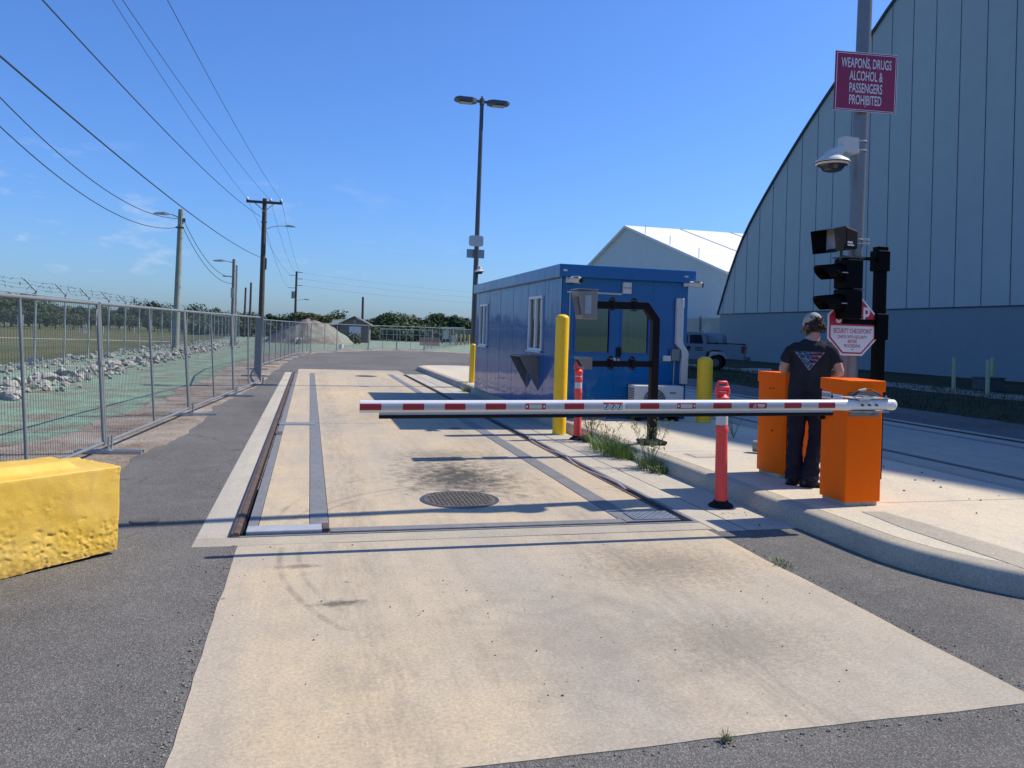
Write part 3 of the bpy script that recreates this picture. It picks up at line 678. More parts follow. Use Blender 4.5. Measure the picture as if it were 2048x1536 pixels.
# ------------------------------------------------------------------ blue guard booth
BX0, BX1, BY0, BY1, BZ0, BZ1 = 4.18, 6.555, 12.75, 19.83, .15, 2.60
booth = thing('guard_booth', 'glossy blue flat-roofed guard booth on the concrete island', 'booth', (BX0, BY0, BZ0))
def wall_open(axis, fixed, th, lo, hi, z0, z1, openings):
    """wall slab with rectangular openings: axis 'x' runs along x at y=fixed, axis 'y' along y at x=fixed"""
    mb = MB(); cuts = sorted(openings)
    def put(a, b, c, d):
        if b - a < 1e-4 or d - c < 1e-4: return
        if axis == 'x': mb.b2(a, b, fixed, fixed + th, c, d)
        else: mb.b2(fixed, fixed + th, a, b, c, d)
    p = lo
    for (a, b, c, d) in cuts:
        put(p, a, z0, z1); put(a, b, z0, c); put(a, b, d, z1); p = b
    put(p, hi, z0, z1)
    return mb
L0 = (BX0, BY0, BZ0)
def lc(mb): mb.v = [(x - L0[0], y - L0[1], z - L0[2]) for x, y, z in mb.v]; return mb
fw_op = [(4.44, 5.06, 1.305, 2.09), (5.30, 5.80, 1.31, 2.10)]
lw_op = [(13.86, 14.76, 1.27, 2.31), (18.47, 19.33, 1.25, 2.28)]
lc(wall_open('x', BY0, .06, BX0, BX1, BZ0, BZ1, fw_op)).build('front_wall', M['blue'], booth)
lc(wall_open('y', BX0, .06, BY0 + .062, BY1 - .062, BZ0, BZ1, lw_op)).build('side_wall', M['blue'], booth)
lc(MB().b2(BX1 - .06, BX1, BY0 + .062, BY1 - .062, BZ0, BZ1)).build('side_wall', M['blue'], booth)
lc(MB().b2(BX0, BX1, BY1 - .06, BY1, BZ0, BZ1)).build('back_wall', M['blue'], booth)
lc(MB().b2(BX0 + .06, BX1 - .06, BY0 + .06, BY1 - .06, BZ0 + .02, BZ0 + .06)).build('floor', pm('booth_floor', (.2, .2, .19), .7), booth)
lc(MB().b2(BX0 + .07, BX1 - .07, 16.2, 16.25, BZ0 + .06, 2.5)).build('partition', pm('booth_partition', (.10, .12, .12), .7), booth)
lc(MB().b2(BX1 - .085, BX1 - .063, BY0 + .07, 16.19, BZ0 + .06, 2.5)).build('wall_liner', pm('booth_liner', (.55, .58, .55), .7), booth)
rfm = MB().b2(BX0 - .085, BX1 + .10, BY0 - .10, BY1 + .06, 2.585, 2.805); lc(rfm).build('roof', M['blue'], booth, bevel=.012)
sm = MB()
y = BY0 + 1.0
while y < BY1 - .3: sm.b2(BX0 - .003, BX0, y - .006, y + .006, BZ0, 1.2 if any(a < y < b for a, b, *_ in lw_op) else 2.58); y += 1.15
for x in (5.18, 5.885): sm.b2(x - .006, x + .006, BY0 - .004, BY0, BZ0, 2.58)
sm.b2(BX0 - .012, BX0 + .05, BY0 - .012, BY0 - .001, BZ0, 2.58).b2(BX0 - .012, BX0 - .001, BY0 - .012, BY0 + .05, BZ0, 2.58)
lc(sm).build('wall_trim', M['blue'], booth)
bd = pm('window_blue_frame', (.008, .07, .30), .3)
for (a, b, c, d) in fw_op:
    f = lc(MB().b2(a - .03, b + .03, BY0 - .012, BY0 + .05, c - .03, c).b2(a - .03, b + .03, BY0 - .012, BY0 + .05, d, d + .03).b2(a - .03, a, BY0 - .012, BY0 + .05, c, d).b2(b, b + .03, BY0 - .012, BY0 + .05, c, d)).build('window', bd, booth)
    lc(MB().b2(a, b, BY0 + .022, BY0 + .028, c, d)).build('pane', M['glass'], f)
for (a, b, c, d) in lw_op:
    f = MB(); X0, X1 = BX0 - .03, BX0 + .06; m_ = (a + b) / 2 - .03
    for q in ((a, b, c, c + .05), (a, b, d - .05, d), (a, a + .05, c + .05, d - .05), (b - .05, b, c + .05, d - .05), (m_ - .03, m_ + .04, c + .05, d - .05)): f.b2(X0, X1, *q)
    f.b2(X0 - .03, X0, a - .02, b + .02, c - .03, c - .001)
    fo = lc(f).build('window', M['white'], booth, bevel=.004)
    lc(MB().b2(BX0 + .012, BX0 + .018, a + .05, b - .05, c + .05, d - .05)).build('pane', M['clear_glass'], fo)
# steel shelf under the near side window
shf = lc(MB().b2(BX0 - .36, BX0 - .006, 14.0, 14.85, 1.155, 1.175)).build('shelf', M['stainless'], booth, bevel=.003)
for yy in (14.02, 14.80):
    q = MB().prism([(0, 0), (0, .62), (-.36, .62)], .03, Matrix(((1, 0, 0, BX0 - .006), (0, 0, 1, yy), (0, 1, 0, .53), (0, 0, 0, 1))))
    lc(q).build('shelf_bracket', M['stainless'], booth)
for x in (4.19, 6.46): lc(MB().b2(x - .035, x + .035, BY0 - .112, BY0 - .101, 2.68, 2.712)).build('roof_light', M['off_white'], booth)
lc(MB().b2(5.22, 5.26, BY0 - .035, BY0 - .002, 1.12, 1.20).lathe([(.001, -.02), (.055, -.015), (.055, .015), (.001, .02)], 16, (5.14, BY0 - .03, 1.17), Matrix.Rotation(R_(90), 3, 'X'))).build('door_lock', M['galv_light'], booth)
lc(MB().b2(5.205, 5.285, BY0 - .05, BY0 - .007, 1.23, 1.40)).build('keypad', M['black'], booth, bevel=.008)
# desk and chair inside
dsk = thing('desk', 'dark desk with papers behind the left front window of the booth', 'desk', (4.75, 13.6, .21))
MB().b2(-.45, .6, -.35, .35, .70, .74).build('top', pm('desk_laminate', (.3, .34, .30), .4), dsk); 
for s in (-.4, .55): MB().b2(s - .02, s + .02, -.3, .3, 0, .70).build('leg', M['black'], dsk)
MB().b2(-.1, .2, -.2, .05, .741, .76).b2(.25, .5, -.1, .2, .741, .75).build('paper', M['off_white'], dsk)
pr_ = thing('printer', 'pale printer on the desk inside the booth', 'printer', (4.82, 13.55, .95))
MB().b2(-.2, .2, -.17, .17, 0, .30).b2(-.15, .15, -.2, .0, .30, .34).build('body', M['off_white'], pr_, bevel=.02); MB().b2(-.14, .14, -.19, -.171, .08, .16).build('tray', M['black'], pr_)
rk_ = thing('shelf_rack', 'pale wire rack standing inside the booth behind the right window', 'rack', (5.86, 13.45, .21))
for x in (-.22, -.08, .08, .22): MB().tube([(x, 0, 0), (x, 0, 1.85)], .012, 6).build('upright', M['off_white'], rk_)
for z in (1.05, 1.3, 1.6): MB().b2(-.24, .24, -.02, .25, z, z + .015).build('shelf', M['galv_light'], rk_)
mn = thing('monitor', 'black monitor on the desk inside the booth', 'monitor', (4.5, 13.75, .95)); MB().b2(-.03, .03, -.25, .25, .1, .46).build('screen', M['black'], mn); MB().b2(-.1, .1, -.1, .1, 0, .02).b2(-.02, .02, -.03, .03, .02, .1).build('stand', M['black'], mn)
ch = thing('office_chair', 'dark office chair inside the booth by the right front window', 'chair', (5.6, 14.2, .21))
MB().b2(-.24, .24, -.24, .24, .42, .5).build('seat', M['black_matte'], ch, bevel=.03); MB().b2(-.22, .22, .2, .27, .6, 1.1).build('backrest', M['black_matte'], ch, bevel=.03)
MB().tube([(0, 0, .05), (0, 0, .42)], .03).b2(-.28, .28, -.03, .03, .03, .07).b2(-.03, .03, -.28, .28, .03, .07).b2(-.02, .02, .22, .25, .45, .7).build('base', M['black'], ch)
# fittings on the booth front
wl_ = thing('wall_light', 'cream wall light above the booth doors', 'wall light', (5.36, BY0, 2.445))
MB().b2(-.08, .08, -.07, -.002, -.1, .1).build('housing', M['off_white'], wl_, bevel=.012); MB().b2(-.078, .078, -.076, -.071, -.005, .005).build('trim', M['dark_metal'], wl_)
cd = thing('conduit', 'thin pale conduit running along the booth front above the doors', 'conduit', (4.7, BY0, 2.33))
MB().b2(-.44, .57, -.03, -.002, -.012, .02).build('run', M['galv_light'], cd); MB().b2(-.39, -.372, -.025, -.002, -1.0, -.013).build('drop', M['galv_light'], cd)
def bullet_cam(loc, rz, lab):
    t = thing('security_camera', lab, 'camera', loc, rz, 'cameras on the booth corners')
    MB().b2(-.07, .02, -.06, -.002, -.05, .05).build('mount', M['off_white'], t, bevel=.01)
    MB().tube([(-.03, -.05, -.01), (.01, -.13, .0)], .028, 10).tube([(.0, -.09, .0), (.11, -.28, -.02)], .052, 14).build('body', M['off_white'], t, smooth=50)
    MB().tube([(.112, -.283, -.0205), (.12, -.297, -.022)], .043, 14).build('lens', M['black'], t)
    MB().box((.065, -.2, .045), (.11, .25, .008), Matrix.Rotation(R_(-30), 3, 'Z')).build('sun_shield', M['off_white'], t)
    return t
bullet_cam((4.30, BY0, 2.54), 0, 'white bullet camera under the left end of the booth fascia')
bullet_cam((6.50, BY0, 2.57), R_(28), 'white bullet camera at the right end of the booth fascia')
dc = thing('duct_cover', 'white pipe cover running down the right of the booth front to the air conditioner', 'duct', (6.38, BY0, 0))
q = MB()
pts = [(0, -.045, 2.27), (0, -.045, 1.52), (.035, -.045, 1.45), (.10, -.045, 1.38), (.115, -.045, 1.30), (.11, -.045, .78)]
for i in range(len(pts) - 1):
    pass
q.rings([[(x - .062, -.085, z), (x + .062, -.085, z), (x + .062, -.003, z), (x - .062, -.003, z)] for x, y, z in pts]); q.build('cover', M['off_white'], dc, bevel=.006)
MB().b2(-.07, .07, -.095, -.003, 2.12, 2.31).build('cap', M['off_white'], dc, bevel=.02); MB().b2(-.07, .07, -.09, -.003, 1.50, 1.525).b2(.04, .18, -.09, -.003, 1.30, 1.325).build('joint_band', M['off_white'], dc)
eb = thing('junction_box', 'grey electrical boxes on the booth front beside the white pipe cover', 'electrical box', (6.31, BY0, 1.29))
MB().b2(-.075, .075, -.09, -.002, -.1, .11).build('box', M['pole'], eb, bevel=.008); MB().b2(-.22, -.08, -.07, -.002, -.11, -.01).build('small_box', M['off_white'], eb, bevel=.01)
MB().tube([(.0, -.03, -.1), (-.01, -.03, -.5), (.0, -.03, -.62)], .009, 6).build('cable', M['galv_light'], eb)
ac = thing('air_conditioner', 'white outdoor air conditioner unit standing in front of the blue booth', 'air conditioner', (5.9, 12.42, .15))
MB().b2(-.47, .45, -.02, .28, .10, .61).build('casing', M['off_white'], ac, bevel=.012)
f = MB(); 
for r in (.05, .09, .13, .17, .205): f.lathe([(r - .004, 0), (r + .004, 0), (r + .004, .006), (r - .004, .006)], 30, (-.10, -.028, .35), Matrix.Rotation(R_(90), 3, 'X'))
for k in range(12):
    w = k * math.pi / 6; f.box((-.10 + .1 * math.cos(w), -.031, .35 + .1 * math.sin(w)), (.2, .004, .005), Matrix.Rotation(-w, 3, 'Y'))
f.build('fan_grille', M['galv_light'], ac)
MB().lathe([(.001, 0), (.21, 0)], 30, (-.10, -.022, .35), Matrix.Rotation(R_(90), 3, 'X')).build('fan_recess', M['dark_metal'], ac)
v = MB()
for i in range(11): v.b2(-.474, -.469, .0, .25, .14 + i * .04, .155 + i * .04)
v.build('side_vent', M['dark_metal'], ac); MB().b2(.18, .30, -.027, -.021, .48, .5).build('badge', M['dark_metal'], ac)
MB().b2(-.4, -.34, -.03, .29, 0, .098).b2(.3, .36, -.03, .29, 0, .098).build('foot', M['black'], ac)

# ------------------------------------------------------------------ bollards and delineators
def bollard(loc, r, h, lab):
    t = thing('bollard', lab, 'bollard', loc, 0, 'yellow steel bollards around the booth')
    pr = [(r, -.05), (r, h - r * .62)] + [(r * math.cos(w), h - r * .62 + r * .62 * math.sin(w)) for w in [i * math.pi / 16 for i in range(1, 8)]] + [(.001, h)]
    MB().lathe(pr, 28).build('sleeve', M['yellow'], t, smooth=50)
    MB().lathe([(r + .012, 0), (r + .008, .01), (r, .012)], 28).build('base_ring', M['gutter'], t)
    return t
bollard((3.905, 11.85, 0), .108, 1.92, 'tall yellow bollard at the near left corner of the blue booth')
bollard((6.665, 12.25, .15), .132, 1.14, 'shorter yellow bollard right of the white air conditioner')
bollard((4.50, 21.65, .15), .083, 1.10, 'yellow bollard at the far end of the blue booth by the lamp post')
def delineator(loc, lab, bands, lean=0):
    t = thing('delineator_post', lab, 'traffic post', loc, 0, 'orange delineator posts along the kerb')
    t.rotation_euler = (0, lean, 0)
    MB().lathe([(.001, -.0), (.115, .0), (.12, .012), (.10, .03), (.075, .042), (.07, .06), (.001, .06)], 20).build('base', M['black_matte'], t, smooth=40)
    pr = [(.060, .05), (.058, .30), (.0545, .70), (.061, .715), (.061, .76), (.054, .775), (.054, .88), (.061, .89), (.061, .95), (.054, .965), (.0605, 1.0), (.0655, 1.045), (.05, 1.055), (.035, 1.075), (.048, 1.10), (.001, 1.10)]
    b = MB().lathe(pr, 24)
    # grab handle
    b.tube([(-.045, 0, 1.07), (-.062, 0, 1.10), (-.062, 0, 1.135), (.062, 0, 1.135), (.062, 0, 1.10), (.045, 0, 1.07)], [(.022, .022)] * 6, 10)
    b.tube([(-.046, 0, 1.12), (-.05, 0, 1.175), (-.042, 0, 1.19), (.042, 0, 1.19), (.05, 0, 1.175), (.046, 0, 1.12)], .013, 8)
    b.build('post', M['delin'], t, smooth=45)
    for z0, z1 in bands: MB().lathe([(.0555, z0), (.0565, z0 + .003), (.0558, z1 - .003), (.0545, z1)], 24).build('reflective_band', M['reflective'], t)
    return t
delineator((3.865, 6.72, 0), 'orange delineator post standing by the kerb in front of the orange cabinets', [(.782, .875), (.968, .998)], R_(-1.0))
delineator((4.0, 11.25, 0), 'orange delineator post beside the tall yellow bollard', [(.782, .875), (.93 + .01, .998)], R_(-.4))

# ------------------------------------------------------------------ gooseneck reader post
gn = thing('reader_post', 'black gooseneck steel post with two arms reaching over the lane', 'post', (4.535, 9.75, .15))
sq = MB(); w = .052
def sqtube(mb, pts, hw):
    rings = []
    for i, p in enumerate(pts):
        p = Vector(p)
        if i == 0: d = Vector(pts[1]) - p
        elif i == len(pts) - 1: d = p - Vector(pts[i - 1])
        else: d = (Vector(pts[i + 1]) - p).normalized() + (p - Vector(pts[i - 1])).normalized()
        d.normalize(); nrm = Vector((d.z, 0, -d.x)); k = 1.0
        if 0 < i < len(pts) - 1: k = 1 / max(.5, nrm.dot(Vector(((Vector(pts[i + 1]) - p).normalized().z, 0, -(Vector(pts[i + 1]) - p).normalized().x))))
        rings.append([p + nrm * hw * k + Vector((0, -hw, 0)), p + nrm * hw * k + Vector((0, hw, 0)), p - nrm * hw * k + Vector((0, hw, 0)), p - nrm * hw * k + Vector((0, -hw, 0))])
    return mb.rings(rings)
sqtube(sq, [(0, 0, .02), (0, 0, 1.68), (-.145, 0, 1.868), (-.88, 0, 1.855)], w); sq.build('post', M['black'], gn, bevel=.006)
sqtube(MB(), [(-.053, 0, 1.083), (-.92, 0, 1.072)], .041).build('lower_arm', M['black'], gn, bevel=.005)
MB().b2(-.15, .15, -.15, .15, 0, .02).b2(-.16, .16, -.16, .16, .02, .055).build('base_plate', M['black'], gn, bevel=.01)
for x, z in ((-.635, 1.868), (-.318, 1.872), (-.635, 1.08), (-.325, 1.083)):
    c = MB()
    for dz in (-.075, .075): c.b2(x - .024, x + .024, -.062, .062, z + dz - .008, z + dz + .008)
    for dy in (-.06, .06): c.b2(x - .024, x + .024, dy - .006, dy + .006, z - .06, z + .06)
    c.b2(x - .02, x + .02, -.03, .03, z + .08, z + .10); c.build('clamp', M['black'], gn, bevel=.004)
for z in (.3, .6, .95): MB().b2(.051, .053, -.01, .01, z, z + .02).build('bolt', M['galv'], gn)
rd = thing('card_reader', 'grey steel card reader hood on the upper arm of the black gooseneck post', 'card reader', (3.5, 9.75, 2.0))
hd = MB(); hd.add([(-.13, -.13, .17), (.145, -.13, .195), (.145, .13, .195), (-.13, .13, .17), (-.06, -.13, -.19), (.145, -.13, -.19), (.145, .13, -.19), (-.06, .13, -.19)], [(0, 1, 2, 3), (4, 7, 6, 5), (0, 4, 5, 1), (1, 5, 6, 2), (2, 6, 7, 3), (3, 7, 4, 0)])
hd.build('hood', M['stainless'], rd, bevel=.006)
fpm = Matrix.Rotation(math.atan2(.07, .36), 3, 'Y')
MB().box((-.102, -.02, -.02), (.02, .17, .24), Matrix.Rotation(-math.atan2(.07, .36), 3, 'Y')).build('reader_face', M['dark_metal'], rd); MB().b2(-.14, .155, -.14, .14, .196, .204).build('rain_lip', M['galv_light'], rd)
MB().b2(-.03, .06, -.136, -.131, -.12, .12).build('side_panel', M['galv'], rd)
rd2 = thing('intercom_box', 'small grey steel intercom hood on the lower arm of the black gooseneck post', 'intercom', (3.51, 9.75, 1.23))
hd = MB(); hd.add([(-.10, -.09, .075), (.105, -.09, .075), (.105, .09, .075), (-.10, .09, .075), (.0, -.09, -.08), (.105, -.09, -.08), (.105, .09, -.08), (.0, .09, -.08)], [(0, 1, 2, 3), (4, 7, 6, 5), (0, 4, 5, 1), (1, 5, 6, 2), (2, 6, 7, 3), (3, 7, 4, 0)])
hd.build('hood', M['stainless'], rd2, bevel=.004); MB().box((-.05, 0, 0), (.012, .12, .1), Matrix.Rotation(-math.atan2(.1, .155), 3, 'Y')).build('reader_face', M['black'], rd2)

# ------------------------------------------------------------------ barrier gates
bg1 = thing('barrier_gate', 'orange barrier gate with a red and white arm lowered across the lane', 'barrier', (4.83, 6.12, .15))
CX0, CX1, CY0, CY1 = -.185, .185, -.17, .19
def cabinet(x0, x1, y0, y1, h, parent, curved=False):
    if curved:
        pl = [(x0, y1), (x0 + .02, y1 - .22), (x0 + .085, y0 + .02), (x1, y0), (x1, y1)]
        pl = [(x0, y1)] + [(x0 - .03 * math.sin(math.pi * t) + .055 * t, y1 + (y0 - y1) * t) for t in [i / 10 for i in range(1, 10)]] + [(x0 + .055, y0), (x1, y0), (x1, y1)]
        b = MB().prism(list(reversed(pl)) if False else pl, h - .13, Matrix.Translation((0, 0, .035)))
        b.build('cabinet', M['orange_cab'], parent, bevel=.008)
        cx, cy = (x0 + x1) / 2, (y0 + y1) / 2
        MB().prism([(cx + (x - cx) * 1.05, cy + (y - cy) * 1.05) for x, y in pl], .115, Matrix.Translation((0, 0, h - .10))).build('lid', M['orange_cab'], parent, bevel=.008)
    else:
        MB().b2(x0, x1, y0, y1, .035, h - .095).build('cabinet', M['orange_cab'], parent, bevel=.008)
        l = MB(); zt = h
        l.add([(x0 - .012, y0 - .02, h - .10), (x1 + .012, y0 - .02, h - .10), (x1 + .012, y1 + .012, h - .10), (x0 - .012, y1 + .012, h - .10),
               (x0 - .012, y0 - .02, zt), (x1 + .012, y0 - .02, zt), (x1 + .012, y1 + .012, zt + .004), (x0 - .012, y1 + .012, zt + .004)], [(3, 2, 1, 0), (4, 5, 6, 7), (0, 1, 5, 4), (1, 2, 6, 5), (2, 3, 7, 6), (3, 0, 4, 7)])
        l.build('lid', M['orange_cab'], parent, bevel=.006)
    MB().b2(x0 + .02, x1 - .02, y0 + .02, y1 - .02, 0, .04).build('plinth', M['gutter'], parent)
cabinet(CX0, CX1, CY0, CY1, 1.122, bg1)
MB().b2(-.165, .14, CY0 - .008, CY0 - .001, .80, 1.03).build('arm_plate', M['pole'], bg1)
MB().b2(.04, .1, CY0 - .0095, CY0 - .0085, .815, .822).b2(.055, .11, CY0 - .0095, CY0 - .0085, .828, .834).build('plate_mark', M['dark_metal'], bg1)
# the arm: slightly sagging tube with bands
AY = -.36
def az(x): return .925 - .15 + .15 + (x - .15) * .0105 - .0  # height above the island along the arm
X_L, X_R = -4.46, .10
arm_prof = [(math.cos(w) * .032, math.sin(w) * .046) for w in [2 * math.pi * (i + .5) / 16 for i in range(16)]]
def armring(x, s=1.0): return [(x, AY + a * s, az(x) + b * s) for a, b in arm_prof]
arm = MB().rings([armring(X_L), armring(-2), armring(X_R)]).build('arm', M['white'], bg1, smooth=30)
MB().rings([armring(X_R + .001, 1.02), armring(X_R + .03, 1.02), armring(X_R + .047, .9), armring(X_R + .058, .65), armring(X_R + .063, .2)]).build('end_cap', M['white'], arm, smooth=60)
def band(x0, x1, mat, nm, out=.0335, z=.0235):
    q = MB(); r = []
    for x in (x0, x1): r.append([(x, AY - math.sqrt(max(0, 1 - (k * z / .046) ** 2)) * .032 - .0016, az(x) + k * z) for k in (-1, -.5, 0, .5, 1)])
    n = 5; q.v = r[0] + r[1]; q.f = [(i, i + 1, n + i + 1, n + i) for i in range(4)]
    me = q.mesh(nm); me.materials.append(mat); o = bpy.data.objects.new(nm, me); col.objects.link(o); o.parent = arm
    sl = o.modifiers.new("thickness", 'SOLIDIFY'); sl.thickness = .001
    return o
px = -4.455
reds = [(.368, .523), (.679, .836), (.99, 1.146), (1.301, 1.458), (1.926, 2.086), (2.558, 2.721), (3.201, 3.366), (3.528, 3.692), (3.859, 4.022), (4.187, 4.351)]
silv = [(.523, .679), (.836, .99), (1.146, 1.301), (1.458, 1.612), (1.773, 1.926), (2.086, 2.24), (2.43, 2.558), (2.721, 2.879), (3.042, 3.201), (3.366, 3.528), (3.692, 3.859), (4.022, 4.187)]
for a, b in reds: band(a - 4.83, b - 4.83, M['red'], 'red_band')
for a, b in silv: band(a - 4.83 + .001, b - 4.83 - .001, M['silver'], 'silver_band')
def wmark(mb, x0, x1, z0, z1, dy=.0355): mb.b2(x0, x1, AY - dy, AY - dy + .001, az((x0 + x1) / 2) + z0, az((x0 + x1) / 2) + z1); return mb
for a, b in ((1.612, 1.773), (2.879, 3.042)):
    a -= 4.83; b -= 4.83
    band(a, b, M['red'], 'reflector_base')
    wmark(MB(), a + .03, b - .03, -.017, .017).build('reflector', pm('clear_reflector', (.50, .58, .54), .2, .2, .1, 60), arm)
    for q in (a + .006, b - .018): wmark(MB(), q, q + .012, -.008, .008).build('reflector_tab', M['white'], arm)
sx = 2.325 - 4.83
wmark(MB(), sx - .085, sx + .085, -.026, .016, .0352).build('warning_sticker', M['white'], arm)
wmark(MB(), sx - .085, sx + .085, .0165, .029, .033).build('sticker_header', M['delin'], arm)
pk = MB()
for k in (-.055, 0, .055):
    pk.lathe([(.021, 0), (.0245, 0), (.0245, .0008), (.021, .0008)], 20, (sx + k, AY - .0362, az(sx) - .006), Matrix.Rotation(R_(90), 3, 'X'))
    pk.box((sx + k, AY - .0366, az(sx) - .006), (.042, .0008, .003), Matrix.Rotation(R_(-45), 3, 'Y'))
    pk.box((sx + k, AY - .0366, az(sx) - .008), (.010, .0008, .018), Matrix.Rotation(R_(15), 3, 'Y')); pk.box((sx + k + .004, AY - .0366, az(sx) + .006), (.007, .0008, .007))
pk.build('pictogram', M['black'], arm)
lx = 3.61 - 4.83; lg = MB()
for i, (dx, dz, w_, h_) in enumerate(((.03, .006, .07, .008), (.03, -.004, .065, .005), (.028, -.013, .055, .003))): wmark(lg, lx + dx - w_ / 2, lx + dx + w_ / 2, dz - h_ / 2, dz + h_ / 2, .0355)
lg.box((lx - .035, AY - .035, az(lx)), (.005, .001, .034), Matrix.Rotation(R_(35), 3, 'Y')); lg.box((lx - .02, AY - .035, az(lx) - .003), (.004, .001, .026)); lg.box((lx - .03, AY - .035, az(lx) - .012), (.03, .001, .003))
lg.build('maker_mark', M['white'], arm)
hl = MB()
for a, b in ((3.72, 3.84), (4.05, 4.17)):
    for i in range(7): wmark(hl, a - 4.83 + i * .017, a - 4.83 + i * .017 + .011, -.006, .004, .0345)
hl.build('faint_lettering', pm('faded_grey_print', (.36, .37, .38), .5), arm)
# hanging rubber safety edge, clamp plates, bolts, cable
MB().rings([[(x, AY - .012, az(x) - .062), (x, AY + .012, az(x) - .062), (x, AY + .012, az(x) - .082), (x, AY, az(x) - .09), (x, AY - .012, az(x) - .082)] for x in (-4.32, -2, -.48)]).build('rubber_edge', M['black_matte'], arm)
MB().rings([[(x, AY - .008, az(x) - .044), (x, AY + .008, az(x) - .044), (x, AY + .008, az(x) - .063), (x, AY - .008, az(x) - .063)] for x in (-4.32, -2, -.485)]).build('edge_rail', M['silver'], arm)
MB().b2(-.32, .08, AY - .03, AY + .19, az(-.1) + .052, az(-.1) + .06).b2(-.30, .07, AY - .03, AY + .19, az(-.1) - .062, az(-.1) - .054).b2(-.25, -.14, AY - .05, AY - .02, az(-.1) + .03, az(-.1) + .052).build('clamp_plate', M['galv_light'], arm)
MB().lathe([(.001, 0), (.075, 0), (.075, .16), (.001, .16)], 24, (-.09, CY0 - .01, az(-.1)), Matrix.Rotation(R_(90), 3, 'X')).build('arm_hub', M['galv'], arm, smooth=40)
bo = MB()
for x in (-.213, -.143, -.072): bo.tube([(x, AY - .034, az(x) + .002), (x, AY - .046, az(x) + .002)], .011, 6).tube([(x + .012, AY - .034, az(x) - .002), (x + .012, AY - .044, az(x) - .002)], .006, 6)
bo.build('bolt', M['dark_metal'], arm)
bo2 = MB()
for x in (-.27, -.19, .05): bo2.tube([(x, AY - .01, az(x) + .055), (x, AY - .01, az(x) + .08)], .007, 6)
bo2.build('clamp_bolt', M['galv_light'], arm)
MB().tube([(-.18, -.2, .93), (-.185, -.24, .985), (-.16, -.26, 1.02), (-.1, -.25, 1.045), (-.02, -.24, 1.05), (.02, -.24, 1.035), (.055, -.3, 1.0), (.075, -.34, .985)], .0055, 6).build('cable', M['black'], bg1, smooth=60)
MB().tube([(-.135, -.247, 1.035), (-.06, -.246, 1.05)], .011, 8).build('cable_connector', M['galv_light'], bg1)
# labels on the cabinet's left face
st = MB().b2(CX0 - .003, CX0 - .001, .06, .185, .935, 1.0).build('pictogram_sticker', M['white'], bg1)
MB().b2(CX0 - .0035, CX0 - .001, .06, .185, .88, .934).build('red_sticker', pm('faded_red_label', (.45, .12, .07), .5), bg1)
MB().b2(CX0 - .003, CX0 - .001, -.11, .055, .86, .985).build('notice_sticker', M['white'], bg1)
pk = MB()
for k in range(3):
    yy = .165 - k * .041
    pk.lathe([(.0165, 0), (.0195, 0), (.0195, .0006), (.0165, .0006)], 18, (CX0 - .0045, yy, .967), Matrix.Rotation(R_(-90), 3, 'Y')); pk.box((CX0 - .0048, yy, .967), (.0006, .034, .0022), Matrix.Rotation(R_(45), 3, 'X')); pk.box((CX0 - .0048, yy, .966), (.0006, .007, .018))
pk.b2(CX0 - .0042, CX0 - .0032, .025, .05, .945, .978)
pk.build('pictogram', M['black'], bg1)
pk = MB()
for k in range(6): pk.b2(CX0 - .0042, CX0 - .0032, -.09 + .004 * (k % 3), .012, .875 + k * .017, .879 + k * .017)
pk.build('notice_print', pm('grey_print', (.35, .36, .37), .6), bg1)
MB().lathe([(.001, 0), (.022, 0), (.022, .05), (.001, .05)], 14, (CX0 - .002, .15, .76), Matrix.Rotation(R_(-90), 3, 'Y')).build('lock', M['black'], bg1)
bg2 = thing('barrier_gate', 'orange barrier cabinet with a curved side, just beyond the man', 'barrier', (5.05, 7.44, .15))
cabinet(-.22, .18, -.2, .22, 1.10, bg2, True)
MB().b2(-.125, .16, -.208, -.201, .78, 1.0).build('arm_plate', M['pole'], bg2)
h = MB()
for y, z in ((.0, .94), (.05, .94), (-.05, .94), (.02, .49), (-.05, .49)): h.tube([(-.2235, y, z), (-.20, y, z)], .006 if y else .009, 8)
h.build('screw_hole', M['black'], bg2)
MB().b2(-.135, -.129, -.206, -.2, .05, .95).build('door_gap', M['black'], bg2)
MB().b2(.15, .158, -.207, -.2, .05, .95).build('door_gap', M['black'], bg2)
pp = thing('spare_pipe', 'short grey pipe lying on the island behind the farther orange cabinet', 'pipe', (5.62, 8.95, .235))
MB().tube([(-.02, .02, 0), (.5, -.42, 0)], .075, 16).build('tube', pm('dull_green_pipe', (.22, .25, .2), .5), pp, smooth=40)
MB().box((.1, -.08, -.06), (.06, .2, .05)).box((.42, -.35, -.06), (.06, .2, .05)).build('chock', M['black'], pp)

# ------------------------------------------------------------------ sign pole with its signs, camera, lamp and signal
PX, PY = 5.665, 7.25
pole = thing('sign_pole', 'thick grey steel pole carrying the red signs, rising out of frame', 'pole', (PX, PY, .15))
tilt = R_(.85)
pole.rotation_euler = (0, tilt, 0)
MB().tube([(0, 0, 0), (0, 0, 8.6)], [.081, .070], 24).build('shaft', M['pole'], pole, smooth=40)
MB().lathe([(.081, .0), (.15, .0), (.15, .025), (.081, .03)], 24).build('base_flange', M['pole'], pole)
for z in (3.64, 3.54): MB().lathe([(.079, z - .008), (.0815, z - .006), (.0815, z + .006), (.079, z + .008)], 24).build('strap', M['galv_light'], pole)
for z in (2.575, 2.53): MB().lathe([(.080, z - .007), (.083, z - .005), (.083, z + .005), (.080, z + .007)], 24).tube([(.05, -.07, z), (.09, -.11, z)], .011, 8).build('strap', M['galv_light'], pole)
for z in (4.05, 4.45): MB().lathe([(.077, z - .01), (.080, z - .008), (.080, z + .008), (.077, z + .01)], 24).build('strap', M['galv_light'], pole)
